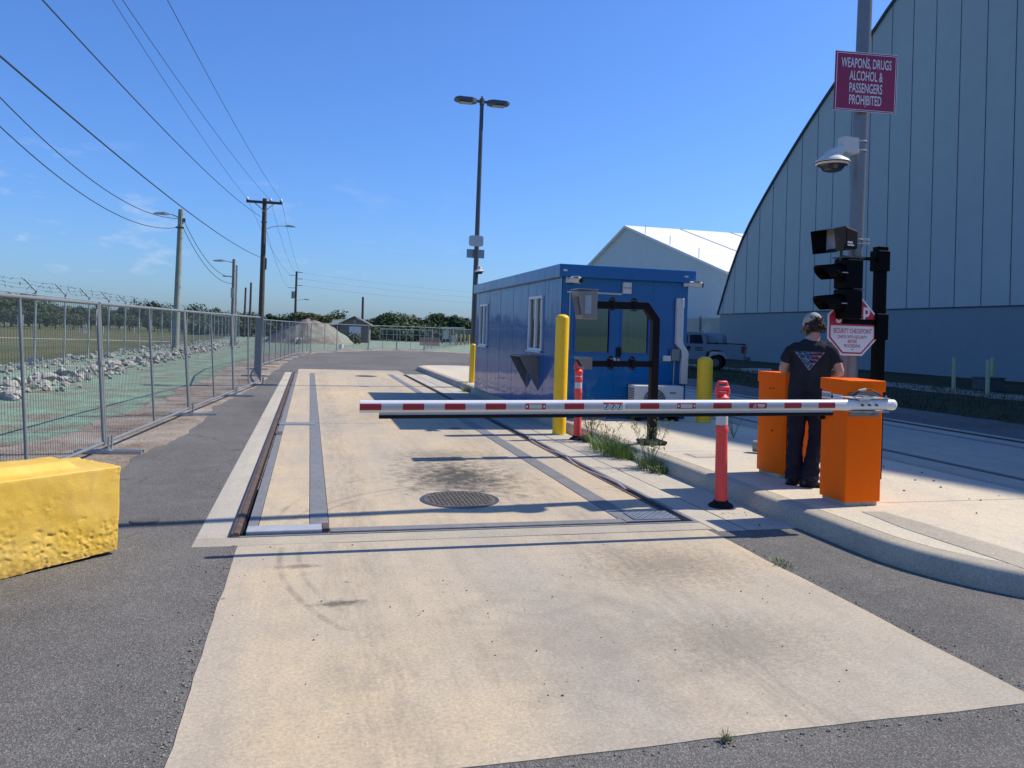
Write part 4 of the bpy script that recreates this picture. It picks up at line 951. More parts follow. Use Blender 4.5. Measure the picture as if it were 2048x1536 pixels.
sg = thing('prohibition_sign', 'crimson sign banning weapons, drugs, alcohol and passengers, high on the grey pole', 'sign', (5.695, 7.145, 4.41), R_(-9))
sg.rotation_euler = (0, R_(.85), R_(-9))
MB().b2(-.352, .352, -.004, .004, -.32, .32).build('plate', M['sign_red'], sg, bevel=.002)
bdm = MB(); e_ = .0055
for a, b, c, d in ((-.335, .335, .297, .303), (-.335, .335, -.303, -.297), (-.335, -.329, -.297, .297), (.329, .335, -.297, .297)): bdm.b2(a, b, -e_, -.0042, c, d)
for a, b, c, d in ((-.352, .352, .314, .32), (-.352, .352, -.32, -.314), (.346, .352, -.314, .314)): bdm.b2(a, b, -e_, -.0042, c, d)
bdm.build('border', M['white'], sg)
lettering([('WEAPONS, DRUGS', 0, .195, .146, .455, .0015), ('ALCOHOL &', 0, .06, .146, .455, .0015), ('PASSENGERS', 0, -.072, .146, .455, .0015), ('PROHIBITED', 0, -.2, .146, .455, .0015)], Matrix.Translation((0, -.0056, 0)) @ FACE_S, 'lettering', M['white'], sg)
MB().tube([(0, -.008, .26), (0, -.004, .26)], .01, 8).tube([(0, -.008, -.26), (0, -.004, -.26)], .01, 8).build('bolt', M['galv'], sg)
ss = thing('stop_sign', 'red and white stop sign of the security checkpoint, on the grey pole', 'sign', (5.60, 7.135, 1.775))
def octo(r): k = r * math.tan(math.pi / 8); return [(k, -r), (r, -k), (r, k), (k, r), (-k, r), (-r, k), (-r, -k), (-k, -r)]
MB().prism(octo(.305), .006, Matrix.Translation((0, -.0, 0)) @ FACE_S).build('plate', M['white'], ss)
MB().prism(octo(.285), .0015, Matrix.Translation((0, -.0065, 0)) @ FACE_S).build('red_field', M['stop_red'], ss)
k = .265 * math.tan(math.pi / 8)
MB().prism([(k, -.268), (.268, -k), (.268, .012), (-.268, .012), (-.268, -k), (-k, -.268)], .001, Matrix.Translation((0, -.0085, 0)) @ FACE_S).build('white_field', M['white'], ss)
lettering([('STOP', 0, .118, .245, .72, .004)], Matrix.Translation((0, -.0095, 0)) @ FACE_S, 'lettering', M['white'], ss)
lettering([('SECURITY CHECKPOINT', .0, -.045, .070, .625, .001), ('CHECK WITH SECURITY', 0, -.108, .048, .70, .0007), ('BEFORE', 0, -.155, .048, .70, .0007), ('PROCEEDING', 0, -.203, .048, .70, .0007)], Matrix.Translation((0, -.0105, 0)) @ FACE_S, 'lettering', M['stop_red'], ss)
MB().tube([(0, -.012, -.238), (0, -.009, -.238)], .008, 8).build('bolt', M['dark_metal'], ss)
# dome camera
dcam = thing('dome_camera', 'white dome security camera on a bracket, left side of the grey sign pole', 'camera', (5.29, 7.12, 3.52))
MB().b2(.10, .29, -.05, .06, .10, .27).build('mount', M['off_white'], dcam, bevel=.01)
MB().rings([[(x - w, y0, z), (x + w, y0, z), (x + w, y1, z), (x - w, y1, z)] for x, w, y0, y1, z in ((0, .09, -.07, .07, .04), (.03, .085, -.06, .06, .10), (.13, .06, -.05, .05, .17))]).build('arm', M['off_white'], dcam, bevel=.02)
MB().lathe([(.001, .06), (.09, .055), (.165, .01), (.18, -.012), (.175, -.03), (.155, -.045)], 30).build('housing', M['off_white'], dcam, smooth=35)
MB().lathe([(.165, -.022), (.178, -.016), (.179, -.026), (.165, -.034)], 30).build('seal_ring', M['black'], dcam)
MB().lathe([(.154, -.046), (.12, -.06), (.115, -.075), (.09, -.10), (.04, -.115), (.001, -.117)], 30).build('dome', pm('smoked_dome', (.02, .03, .05), .06), dcam, smooth=60)
# flood lamp
fl = thing('flood_lamp', 'black hooded floodlight with a pale front panel, clamped to the grey pole above the signal', 'flood lamp', (5.40, 7.08, 2.69), R_(10))
hb = MB(); 
hb.add([(.12, .11, -.10), (.12, -.11, -.10), (.12, -.11, .10), (.12, .11, .10), (-.08, .13, -.11), (-.08, -.13, -.11), (-.08, -.13, .13), (-.08, .13, .13)], [(0, 1, 2, 3), (0, 4, 5, 1), (1, 5, 6, 2), (2, 6, 7, 3), (3, 7, 4, 0), (7, 6, 5, 4)])
hb.build('body', M['black'], fl, bevel=.02)
hh_ = MB()
f0 = [(-.08, .128, -.108), (-.08, -.128, -.108), (-.08, -.128, .128), (-.08, .128, .128)]; f1 = [(-.24, .16, -.16), (-.24, -.16, -.16), (-.28, -.16, .08), (-.28, .16, .08)]
hh_.add(f0 + f1, [(0, 1, 5, 4), (1, 2, 6, 5), (2, 3, 7, 6), (3, 0, 4, 7)]); ho = hh_.build('hood', M['black'], fl); so_ = ho.modifiers.new("thickness", 'SOLIDIFY'); so_.thickness = .006
MB().b2(-.088, -.081, -.12, .12, -.098, .118).build('front_panel', pm('pale_lamp_lens', (.48, .47, .52), .3), fl)
MB().tube([(.0, 0, -.11), (.0, 0, -.23)], .016, 10).b2(.05, .2, -.03, .03, -.03, .03).build('bracket', M['dark_metal'], fl)
MB().b2(-.06, .03, -.137, -.131, -.075, -.06).b2(-.06, .01, -.137, -.131, -.05, -.03).build('label', M['off_white'], fl)
# two-section signal on its own black post
tsg = thing('traffic_signal', 'black two-lens traffic signal with visors, held out from a black square post', 'traffic signal', (5.955, 7.16, .15))
MB().b2(-.05, .05, -.05, .05, 0, 2.50).b2(-.056, .056, -.056, .056, 2.44, 2.505).build('post', M['signal_black'], tsg, bevel=.005)
for q in ((2.24, 2.46), (1.50, 1.78)): MB().b2(-.08, .07, -.07, .07, *q).build('bracket_block', M['signal_black'], tsg, bevel=.008)
MB().b2(-.49, -.05, -.035, .01, 2.35, 2.385).b2(-.49, -.05, -.035, .01, 1.655, 1.715).build('bracket_arm', M['signal_black'], tsg, bevel=.004)
hx = -.465
hs = MB()
for z0, z1 in ((1.705, 2.02), (2.024, 2.34)): hs.b2(hx - .105, hx + .10, -.2, .02, z0, z1)
hs.build('housing', M['signal_black'], tsg, bevel=.018)
ek = MB().b2(hx - .115, hx + .115, -.195, .03, 2.345, 2.36).b2(hx - .01, hx + .115, -.196, .0, 2.018, 2.026); ek.build('trim', M['dark_metal'], tsg)
for zc in (1.865, 2.185):
    vz = MB(); n = 20; r0 = .105; a_ = []; b_ = []
    for i in range(n + 1):
        w = R_(-32) + R_(244) * i / n          # open at the bottom
        cy, cz = math.cos(w) * r0, math.sin(w) * r0
        ext = .09 + .19 * (.5 + .5 * math.sin(w)) ** .8
        a_.append((hx - .12, -.09 + cy, zc + cz)); b_.append((hx - .12 - ext, -.09 + cy * .97, zc + cz * .97 - .035 * (ext / .3)))
    vz.v = a_ + b_; vz.f = [(i, i + 1, n + 2 + i, n + 1 + i) for i in range(n)]
    vo_ = vz.build('visor', M['signal_black'], tsg, smooth=60); sl = vo_.modifiers.new("thickness", 'SOLIDIFY'); sl.thickness = .004
    MB().lathe([(.001, .02), (.06, .014), (.098, 0)], 24, (hx - .121, -.09, zc), Matrix.Rotation(R_(-90), 3, 'Y')).build('lens', pm('dark_red_lens' if zc > 2 else 'dark_green_lens', (.006, .003, .003) if zc > 2 else (.003, .004, .004), .7, spec=.05), tsg, smooth=60)
    MB().tube([(hx - .16, -.2, zc + .0), (hx - .10, -.205, zc)], .006, 6).build('hinge', M['galv'], tsg)

# ------------------------------------------------------------------ the man working behind the near cabinet
HEAD = Matrix.Translation((.055, .045, 1.565)) @ Matrix.Rotation(R_(38), 4, 'Z') @ Matrix.Rotation(R_(-24), 4, 'X') @ Matrix.Rotation(R_(-5), 4, 'Y')
man = thing('person', 'man in beige cap and dark flag t-shirt, back turned, between the orange cabinets', 'person', (4.915, 6.90, .15), R_(-35))
man.scale = (1.0, 1.0, 1.0)
def remeshed(mb, vox, name, mat, parent, smooth_it=3, displace=None, decim=None):
    me = mb.mesh(name); o = bpy.data.objects.new(name, me); col.objects.link(o); fix_normals(me)
    r = o.modifiers.new("r", 'REMESH'); r.mode = 'VOXEL'; r.voxel_size = vox
    s = o.modifiers.new("s", 'SMOOTH'); s.iterations = smooth_it; s.factor = .5
    if decim: d = o.modifiers.new("d", 'DECIMATE'); d.ratio = decim
    q = evald(o, name, mat, parent)
    if displace:
        ns = [v.normal.copy() for v in q.data.vertices]
        for v, nn in zip(q.data.vertices, ns): v.co += displace(v.co, nn)
    return q
def limb(mb, pts, rad, n=14):
    pts = [Vector(p) for p in pts]; rad = [(r, r) if not isinstance(r, tuple) else r for r in rad]
    a, b = pts[0] - (pts[1] - pts[0]).normalized() * min(rad[0]) * .55, pts[-1] + (pts[-1] - pts[-2]).normalized() * min(rad[-1]) * .55
    mb.tube([a] + pts + [b], [(rad[0][0] * .55, rad[0][1] * .55)] + rad + [(rad[-1][0] * .5, rad[-1][1] * .5)], n); return mb
def ell(c, r, n=14, m=9):
    """ellipsoid rings"""
    out = []
    for i in range(m):
        t = math.pi * (i + .5) / m; out.append([(c[0] + r[0] * math.sin(t) * math.cos(2 * math.pi * k / n), c[1] + r[1] * math.sin(t) * math.sin(2 * math.pi * k / n), c[2] - r[2] * math.cos(t)) for k in range(n)])
    return out
ELB = {-1: Vector((-.245, -.02, 1.165)), 1: Vector((.295, -.02, 1.155))}
SHO = {-1: Vector((-.165, .0, 1.395)), 1: Vector((.215, .0, 1.395))}
WRI = {-1: Vector((-.12, .245, 1.13)), 1: Vector((.17, .25, 1.12))}
HIP = {-1: Vector((-.085, 0, .92)), 1: Vector((.095, 0, .92))}
KNE = {-1: Vector((-.105, .015, .50)), 1: Vector((.095, -.02, .50))}
ANK = {-1: Vector((-.115, -.02, .09)), 1: Vector((.035, -.095, .09))}
TOE = {-1: Vector((.5, .87, 0)).normalized(), 1: Vector((.93, .36, 0)).normalized()}
b = MB()
b.rings([[(cx + rx * math.cos(2 * math.pi * k / 18), cy + ry * math.sin(2 * math.pi * k / 18), z) for k in range(18)] for z, rx, ry, cx, cy in ((.84, .14, .10, .005, 0), (.95, .15, .105, .005, 0), (1.1, .135, .10, .01, 0), (1.25, .155, .11, .02, 0), (1.36, .165, .10, .025, .0), (1.43, .10, .07, .03, .005), (1.46, .06, .06, .035, .01))])
limb(b, [(.03, .0, 1.38), (.038, .012, 1.46), (.05, .03, 1.54)], [.068, .060, .058])
for r in (1,):
    hd = MB()
    hd.rings(ell((0, .0, .07), (.078, .098, .108), 18, 12))          # skull
    hd.rings(ell((0, .045, .005), (.062, .055, .075), 16, 9))       # face and jaw
    hd.rings(ell((0, .105, .035), (.016, .022, .026), 10, 6))       # nose
    for s in (-1, 1): hd.rings(ell((s * .079, .0, .045), (.012, .024, .034), 10, 6))
    hd.rings(ell((0, .088, -.012), (.026, .014, .010), 10, 5)); hd.rings(ell((0, .078, -.045), (.028, .022, .02), 10, 5))
    b.add([HEAD @ Vector(v) for v in hd.v], hd.f)
for s in (-1, 1):
    up = ELB[s] - SHO[s]
    limb(b, [SHO[s] + up * .12 + Vector((-s * .02, 0, 0)), SHO[s] + up * .5, ELB[s]], [.046, .050, .043])
    fo = WRI[s] - ELB[s]
    limb(b, [ELB[s], ELB[s] + fo * .3, ELB[s] + fo * .7, WRI[s]], [.043, .046, .036, .028])
    fdir = fo.normalized(); side = Vector((-s, .2, 0)).normalized(); side = (side - fdir * side.dot(fdir)).normalized(); dn = fdir.cross(side); 
    if dn.z > 0: dn = -dn
    pc = WRI[s] + fdir * .05
    limb(b, [WRI[s], WRI[s] + fdir * .03, WRI[s] + fdir * .085], [(.026, .02), (.04, .017), (.04, .014)])
    for i, ln in enumerate((.072, .082, .076, .06)):
        ro = WRI[s] + fdir * .085 + side * (.033 - .022 * i)
        p1 = ro + fdir * ln * .45 + dn * .010; p2 = p1 + fdir * ln * .22 + dn * ln * .32; p3 = p2 - fdir * ln * .05 + dn * ln * .3
        limb(b, [ro - fdir * .015, p1, p2, p3], [.0088, .0084, .0076, .0065], 8)
    tr_ = WRI[s] + fdir * .03 + side * .035
    limb(b, [tr_, tr_ + side * .022 + fdir * .025 + dn * .01, tr_ + side * .018 + fdir * .05 + dn * .025], [.0115, .0105, .0085], 8)
for s in (-1, 1):
    limb(b, [HIP[s], KNE[s], ANK[s]], [.075, .052, .042])
    limb(b, [ANK[s] + Vector((0, 0, -.04)), ANK[s] + TOE[s] * .14 + Vector((0, 0, -.05))], [.035, .03])
body = remeshed(b, .0042, 'body', M['skin'], man, 4, None, .45)
eye = MB()
for s in (-1, 1):
    e2 = MB().rings(ell((s * .030, .093, .048), (.013, .008, .007), 10, 6)); eye.add([HEAD @ Vector(v) for v in e2.v], e2.f)
eye.build('eyes', pm('eye_white', (.5, .48, .45), .3), man, smooth=60)
# t-shirt
def fold(amp, s1, s2):
    def f(c, n):
        w = fbm((c.x * s1 + 3, c.y * s1, c.z * s2), 1, 3); return n * (w * amp)
    return f
tsh = MB()
tsh.rings([[(cx + rx * math.cos(2 * math.pi * k / 24), cy + ry * math.sin(2 * math.pi * k / 24) * (1.0), z) for k in range(24)] for z, rx, ry, cx, cy in
           ((.80, .198, .135, .005, .0), (.86, .198, .138, .005, .0), (.95, .188, .130, .006, .0), (1.08, .182, .126, .012, .0), (1.18, .190, .128, .018, -.002), (1.28, .192, .128, .022, -.004), (1.36, .195, .116, .026, -.004), (1.415, .17, .096, .029, 0), (1.45, .115, .08, .034, .008), (1.475, .074, .066, .036, .012))])
for s in (-1, 1):
    up = (ELB[s] - SHO[s])
    limb(tsh, [SHO[s] + Vector((-s * .05, 0, -.005)), SHO[s] + up * .2, SHO[s] + up * .42, SHO[s] + up * .60], [(.074, .066), (.072, .068), (.070, .069), (.069, .070)], 18)
def shirt_mat():
    m, n, l, bs = nodes('navy_tshirt_with_flag_print')
    t = n.new('ShaderNodeTexCoord'); sp = n.new('ShaderNodeSeparateXYZ'); l.new(t.outputs['Object'], sp.inputs[0])
    v = t.outputs['Object']; X, Y, Z = sp.outputs
    nz = noise_node(n, l, v, 3, 4)
    base = ramp(n, l, nz, [(.3, (.022, .024, .029)), (.7, (.032, .034, .041))])
    # worn print of stripes inside a downward triangle on the upper back
    u = mathn(n, l, 'SUBTRACT', X, .005); zz = mathn(n, l, 'SUBTRACT', Z, 1.17)
    tri = mathn(n, l, 'MULTIPLY', mathn(n, l, 'LESS_THAN', mathn(n, l, 'ABSOLUTE', u), mathn(n, l, 'ADD', mathn(n, l, 'MULTIPLY', zz, .76), .004)), mathn(n, l, 'LESS_THAN', zz, .185))
    tri = mathn(n, l, 'MULTIPLY', tri, mathn(n, l, 'LESS_THAN', Y, -.03))
    wv = mathn(n, l, 'FRACT', mathn(n, l, 'MULTIPLY', zz, 27))
    wh_ = mathn(n, l, 'GREATER_THAN', wv, .5)
    left = mathn(n, l, 'LESS_THAN', u, .012)
    n2 = noise_node(n, l, v, 75, 2, .7); n3 = noise_node(n, l, v, 40, 3, .8)
    cl = mixc(n, l, ramp(n, l, n2, [(.52, g3(0)), (.60, g3(1))]), (.04, .17, .28), (.40, .46, .52))
    crd = mixc(n, l, mathn(n, l, 'MULTIPLY', wh_, ramp(n, l, n2, [(.44, g3(.15)), (.54, g3(1))])), (.17, .022, .06), (.42, .37, .43))
    pc_ = mixc(n, l, left, crd, cl)
    edge = mathn(n, l, 'GREATER_THAN', mathn(n, l, 'ABSOLUTE', u), mathn(n, l, 'SUBTRACT', mathn(n, l, 'MULTIPLY', zz, .76), .006))
    pc_ = mixc(n, l, edge, pc_, (.36, .38, .42))
    worn = mathn(n, l, 'MULTIPLY', tri, ramp(n, l, n3, [(.42, g3(.1)), (.58, g3(.85))]))
    l.new(mixc(n, l, worn, base, pc_), bs.inputs['Base Color']); bs.inputs['Roughness'].default_value = .9; bs.inputs['Specular IOR Level'].default_value = .1
    
    mp_ = coords(n, l, (1, 1, .35))
    bumpn(n, l, bs, mathn(n, l, 'ADD', noise_node(n, l, mp_, 14, 3, .5, .8), mathn(n, l, 'MULTIPLY', noise_node(n, l, v, 350, 1), .06)), .55, .025)
    return m
remeshed(tsh, .009, 'tshirt', shirt_mat(), man, 3, fold(.017, 8, 4))
# jeans
jn = MB()
jn.rings([[(cx + rx * math.cos(2 * math.pi * k / 22), cy + ry * math.sin(2 * math.pi * k / 22), z) for k in range(22)] for z, rx, ry, cx, cy in ((.80, .165, .125, .005, -.005), (.88, .168, .128, .005, -.005), (.96, .162, .118, .005, 0))])
for s in (-1, 1):
    limb(jn, [HIP[s] + Vector((0, 0, -.05)), HIP[s] * .6 + KNE[s] * .4, KNE[s], KNE[s] * .55 + ANK[s] * .45, KNE[s] * .2 + ANK[s] * .8 + Vector((0, -.005, 0)), ANK[s] + Vector((0, -.01, -.025))], [(.098, .118), (.095, .106), (.080, .085), (.078, .084), (.078, .084), (.086, .094)], 18)
def jf(c, n):
    low = max(0, min(1, (.35 - c.z) / .3)); w = fbm((c.x * 10, c.y * 10, c.z * 9), 1, 3)
    return n * (w * (.012 + .014 * low) + .006 * low * math.sin(c.z * 75 + 4 * c.x))
remeshed(jn, .010, 'jeans', pm('dark_jeans', (.017, .020, .031), .9, 0, .4, 6, .5, 60, .12), man, 2, jf)
for s in (-1, 1):
    sh = MB(); A0 = Vector((ANK[s].x, ANK[s].y, 0)); d = TOE[s]; q = Vector((d.y, -d.x, 0)); rg = []
    for t, w, h in ((-.085, .025, .05), (-.075, .038, .085), (-.04, .043, .105), (.02, .045, .105), (.07, .047, .075), (.13, .050, .055), (.175, .042, .045), (.20, .022, .03)):
        rg.append([A0 + d * t + q * w * math.cos(a) * (1.0) + Vector((0, 0, h * (.5 + .5 * math.sin(a)))) for a in [2 * math.pi * k / 14 for k in range(14)]])
    sh.rings(rg); shoe = sh.build('shoe', pm('black_leather', (.016, .016, .017), .45, 0, .3, 12, .2), man, smooth=70)
    so_ = MB(); rg = []
    for z, e in ((-.0, .004), (.022, .006)):
        rg.append([tuple(A0 + d * t + q * (w + e) * sg_ + Vector((0, 0, z))) for t, w, sg_ in ((-.09, .02, 1), (-.07, .04, 1), (0, .044, 1), (.12, .05, 1), (.18, .04, 1), (.207, .015, 1), (.207, .015, -1), (.18, .04, -1), (.12, .05, -1), (0, .044, -1), (-.07, .04, -1), (-.09, .02, -1))])
    so_.rings(rg); so_.build('sole', M['black_matte'], shoe)
    la = MB()
    for t in (.035, .055, .075): la.tube([A0 + d * t + q * .025 + Vector((0, 0, .10 - (t - .035) * .6)), A0 + d * t + Vector((0, 0, .112 - (t - .035) * .6)), A0 + d * t - q * .025 + Vector((0, 0, .10 - (t - .035) * .6))], .004, 6)
    la.build('laces', M['dark_metal'], shoe)
# cap and curly hair
cp_ = MB(); rg = []
for i in range(9):
    t = i / 8 * math.pi / 2; rg.append([(.092 * math.cos(t) * math.cos(a), .112 * math.cos(t) * math.sin(a) - .002, .085 + .108 * math.sin(t) + .012 * math.cos(t) * (-math.sin(a))) for a in [2 * math.pi * k / 26 for k in range(26)]])
cp_.rings(rg)
crown = MB(); crown.add([HEAD @ Vector(v) for v in cp_.v], cp_.f); cap = crown.build('cap', pm('beige_cap_cloth', (.42, .39, .31), .9, 0, .15, 14, .4, 200, .2), man, smooth=60)
bl = MB(); top = []; bot = []
for i in range(13):
    a = R_(25 + 130 * i / 12); x, y = math.cos(a), math.sin(a)
    top.append(((.088 * x, .105 * y, .088 - .012 * y), (.100 * x, .105 * y + .085 * math.sin(math.pi * i / 12) ** .6, .070 - .02 * abs(x))))
vs = [HEAD @ Vector(p[0]) for p in top] + [HEAD @ Vector(p[1]) for p in top]
bl.v = [tuple(v) for v in vs]; bl.f = [(i, i + 1, 14 + i, 13 + i) for i in range(12)]
br = bl.build('brim', pm('cap_brim_dark', (.16, .14, .10), .9), cap, smooth=60); sl = br.modifiers.new('t', 'SOLIDIFY'); sl.thickness = .005
hr = MB(); rh = random.Random(3)
for i in range(150):
    a = R_(rh.uniform(165, 375)); zf = rh.uniform(-.03, .135); k = 1.0 if zf < .08 else .98
    c = Vector((.088 * math.cos(a) * k, .102 * math.sin(a) * k, zf))
    if zf > .095 and not (R_(225) < a < R_(315)): continue
    r = rh.uniform(.010, .019); pts = []
    ph = rh.uniform(0, 6)
    for j in range(6): 
        w = ph + j * 1.25; pts.append(HEAD @ (c + Vector((r * math.cos(w) * .8, r * math.sin(w) * .8 - j * .001, -j * .006 + r * .6 * math.sin(w)))))
    hr.tube(pts, [.0045, .006, .0065, .006, .005, .002], 5)
hr2 = MB().rings(ell((0, -.012, .045), (.084, .098, .085), 16, 10)); keep = hr2
hr.add([HEAD @ Vector(v) for v in hr2.v], hr2.f)
hair = hr.build('hair', pm('dark_brown_hair', (.030, .021, .014), .55, 0, .4, 30, .3, 200, .4), man, smooth=70)
# keep the hair shell behind the face
me = hair.data; bmh = bmesh.new(); bmh.from_mesh(me); inv = HEAD.inverted()
kill = [v for v in bmh.verts if (inv @ v.co).y > .035 and (inv @ v.co).z < .075 or (inv @ v.co).z < -.032]
bmesh.ops.delete(bmh, geom=kill, context='VERTS'); bmh.to_mesh(me); bmh.free()
tl = thing('screwdriver', 'white-handled hand tool held in front of the man', 'tool', (0, 0, 0))
Mw = Matrix.Translation((4.915, 6.90, .15)) @ Matrix.Rotation(R_(-35), 4, 'Z')
MB().tube([Mw @ (WRI[1] + Vector((.045, -.055, .025))), Mw @ (WRI[1] + Vector((-.02, .10, -.03)))], .012, 10).build('handle', M['white'], tl, smooth=40)
MB().tube([Mw @ (WRI[1] + Vector((-.02, .10, -.03))), Mw @ (WRI[1] + Vector((-.06, .20, -.065)))], .004, 8).build('shaft', M['galv'], tl)

# ------------------------------------------------------------------ yellow concrete block
C0 = Vector((-1.225, 5.86, 0)); dA = Vector((-.735, -.678, 0)).normalized(); nB = Vector((dA.y, -dA.x, 0))
if nB.y < 0: nB = -nB
Lb, Db, Hb = 1.75, .56, .60
bmk = bmesh.new()
def blockpart(x0, x1, y0, y1, z0, z1, cuts=44):
    r = bmesh.ops.create_cube(bmk, size=1)['verts']
    for v in r: v.co = Vector((x0 + (v.co.x + .5) * (x1 - x0), y0 + (v.co.y + .5) * (y1 - y0), z0 + (v.co.z + .5) * (z1 - z0)))
blockpart(0, Lb, 0, Db, .0, Hb); 
kt = MB(); kt.rings([[(.20, .10, Hb - .03), (Lb, .10, Hb - .03), (Lb, Db - .10, Hb - .03), (.20, Db - .10, Hb - .03)], [(.27, .17, Hb + .055), (Lb, .17, Hb + .055), (Lb, Db - .17, Hb + .055), (.27, Db - .17, Hb + .055)]])
mk = kt.mesh('k'); bmk.from_mesh(mk)
mb_ = bpy.data.meshes.new('block'); bmesh.ops.recalc_face_normals(bmk, faces=bmk.faces); bmk.to_mesh(mb_); bmk.free()
ob = bpy.data.objects.new('block', mb_); col.objects.link(ob)
r = ob.modifiers.new("r", 'REMESH'); r.mode = 'VOXEL'; r.voxel_size = .0075
s = ob.modifiers.new("s", 'SMOOTH'); s.iterations = 14; s.factor = .6
def block_mat():
    m, n, l, bs = nodes('worn_yellow_concrete_paint'); v = coords(n, l)
    f = noise_node(n, l, v, 4, 5, .6); f2 = noise_node(n, l, v, 26, 5, .7)
    c = ramp(n, l, f, [(.3, (.68, .42, .05)), (.7, (.78, .52, .09))])
    fw_ = noise_node(n, l, v, 1.7, 5, .6)
    c = mixc(n, l, ramp(n, l, fw_, [(.45, g3(0)), (.7, g3(.5))]), c, (.76, .58, .22))
    c = mixc(n, l, ramp(n, l, f2, [(.60, g3(0)), (.70, g3(.6))]), c, (.60, .48, .24))
    zs = n.new('ShaderNodeSeparateXYZ'); l.new(v, zs.inputs[0]); bs_ = mathn(n, l, 'ADD', zs.outputs[2], mathn(n, l, 'MULTIPLY', mathn(n, l, 'SUBTRACT', f2, .5), .5))
    c = mixc(n, l, ramp(n, l, bs_, [(.0, g3(.55)), (.09, g3(0))]), c, (.30, .20, .07))
    f3 = noise_node(n, l, v, 13, 4, .7); c = mixc(n, l, ramp(n, l, f3, [(.66, g3(0)), (.74, g3(.35))]), c, (.42, .27, .05))
    l.new(c, bs.inputs['Base Color']); bs.inputs['Roughness'].default_value = .55; bs.inputs['Specular IOR Level'].default_value = .35
    bumpn(n, l, bs, mathn(n, l, 'ADD', noise_node(n, l, v, 30, 5, .7), mathn(n, l, 'MULTIPLY', noise_node(n, l, v, 120, 4, .7), .9)), .3, .008)
    return m
blk = evald(ob, 'concrete_block', block_mat())
bns = [v.normal.copy() for v in blk.data.vertices]
for v, vn in zip(blk.data.vertices, bns):
    p = v.co; q5 = fbm((p.x * 3 + 2, p.y * 3, p.z * 4), 1, 3)
    low = max(0, min(1, (.34 + .30 * q5 - p.z) / .2)); edge = max(0, 1 - p.x / .09) * max(0, min(1, .5 + 2.2 * q5)); rough = .05 + .95 * max(low, edge)
    w = fbm((p.x * 24, p.y * 24, p.z * 27), 1, 3); w2 = fbm((p.x * 5 + 7, p.y * 5, p.z * 5), 1, 3); chip = noise.noise(Vector((p.x * 24, p.y * 24, p.z * 30)))
    v.co += vn * (w * .0055 * rough + w2 * .005)
    if chip > .27 and rough > .4: v.co -= vn * min(.008, (chip - .27) * .03) * rough
    if p.z < .05 and p.x < .6: v.co.z = max(v.co.z, .018 * (1 - p.x / .6) + .01)
blk.matrix_world = Matrix((( dA.x, nB.x, 0, C0.x), (dA.y, nB.y, 0, C0.y), (0, 0, 1, -.003), (0, 0, 0, 1)))
tag(blk, 'rough yellow painted concrete block on the asphalt at the left edge', 'concrete block')

# ------------------------------------------------------------------ temporary mesh fence panels and their feet
FN = [(-2.72, 6.2, -.13), (-2.345, 10.31, -.14), (-1.97, 14.41, -.15), (-1.585, 18.23, -.11), (-1.215, 21.63, -.03)]
FN2 = [(-1.215, 21.63), (-1.62, 25.4), (-1.78, 29.3), (-1.55, 33.0), (-1.24, 36.8), (-.98, 39.8), (-.735, 42.6), (-.35, 45.4), (.084, 47.95), (1.73, 52.1), (4.14, 57.4), (6.26, 58.0), (8.39, 58.5), (9.49, 62.0), (11.7, 68.5), (13.9, 75.5), (16.1, 82.3), (18.18, 89.1)]
nf = 0
def fence_panel(a, b, la, lb, idx, near, lab):
    A = Vector((a[0], a[1], 0)); B = Vector((b[0], b[1], 0)); d = B - A; L = d.length - .06; ang = math.atan2(d.y, d.x)
    t = thing('mesh_fence', lab, 'fence panel', A + d.normalized() * .03, ang, 'temporary mesh fence panels')
    def P(x, z):                                      # local; lean is a shear across the panel
        k = (la + (lb - la) * x / L) * z / 1.79
        return (x, k, z + .09)
    R0 = .021; H = 1.70
    n = 8 if near else 5
    fr = MB().tube([P(0, 0), P(0, H)], R0, n).tube([P(L, 0), P(L, H)], R0, n)
    fr.tube([P(0, H), P(L, H)], R0, n).tube([P(0, .03), P(L, .03)], R0, n); fr.build('frame', M['fence_steel'], t, smooth=50)
    MB().tube([P(L / 2, .03), P(L / 2, H)], R0 * .85, n).build('middle_post', M['fence_steel'], t, smooth=50)
    wm = MB(); st = .058 if near else .085; r = .0019 if near else .0026; x = st / 2
    while x < L: wm.tube([P(x, .03), P(x, H)], r, 3, False); x += st
    for z in (.44, .86, 1.28): wm.tube([P(0, z), P(L / 2, z - .01), P(L, z)], r * 1.15, 3, False)
    wm.build('wire_mesh', M['wire'], t)
    if near:
        for x in (.0, L): MB().b2(x - .03, x + .03, -.03 + P(x, 1.0)[1], .03 + P(x, 1.0)[1], 1.05, 1.10).build('clamp', M['galv'], t)
        if idx == 1: MB().prism([(0, 0), (.12, 0), (0, -.22)], .004, Matrix.Translation((-.10, P(0, 1.6)[1] + .0, 1.72)) @ FACE_S).build('gusset', M['galv_light'], t)
    return t
def fence_foot(p, ang, i, lab):
    t = thing('fence_stand', lab, 'fence stand', (p[0], p[1], 0), ang, 'steel feet under the fence panels')
    MB().b2(-.38, .38, -.075, -.035, .0, .03).b2(-.38, .38, .035, .075, .0, .03).b2(-.03, .03, -.08, .08, .03, .04).build('base_bar', M['galv'], t)
    MB().tube([(0, -.055, .03), (0, -.055, .2)], .014, 6).tube([(0, .055, .03), (0, .055, .2)], .014, 6).build('socket_pin', M['galv'], t)
rank = 0
for i in range(4):
    a, b = FN[i], FN[i + 1]
    fence_panel(a, b, -a[2], -b[2], i, True, 'leaning steel mesh fence panel, %s along the asphalt counting from the yellow block' % ORD[i])
for i in range(len(FN2) - 1):
    fence_panel(FN2[i], FN2[i + 1], 0, 0, i, False, 'upright steel mesh fence panel, %s beyond the leaning ones along the road bend' % ORD[i])
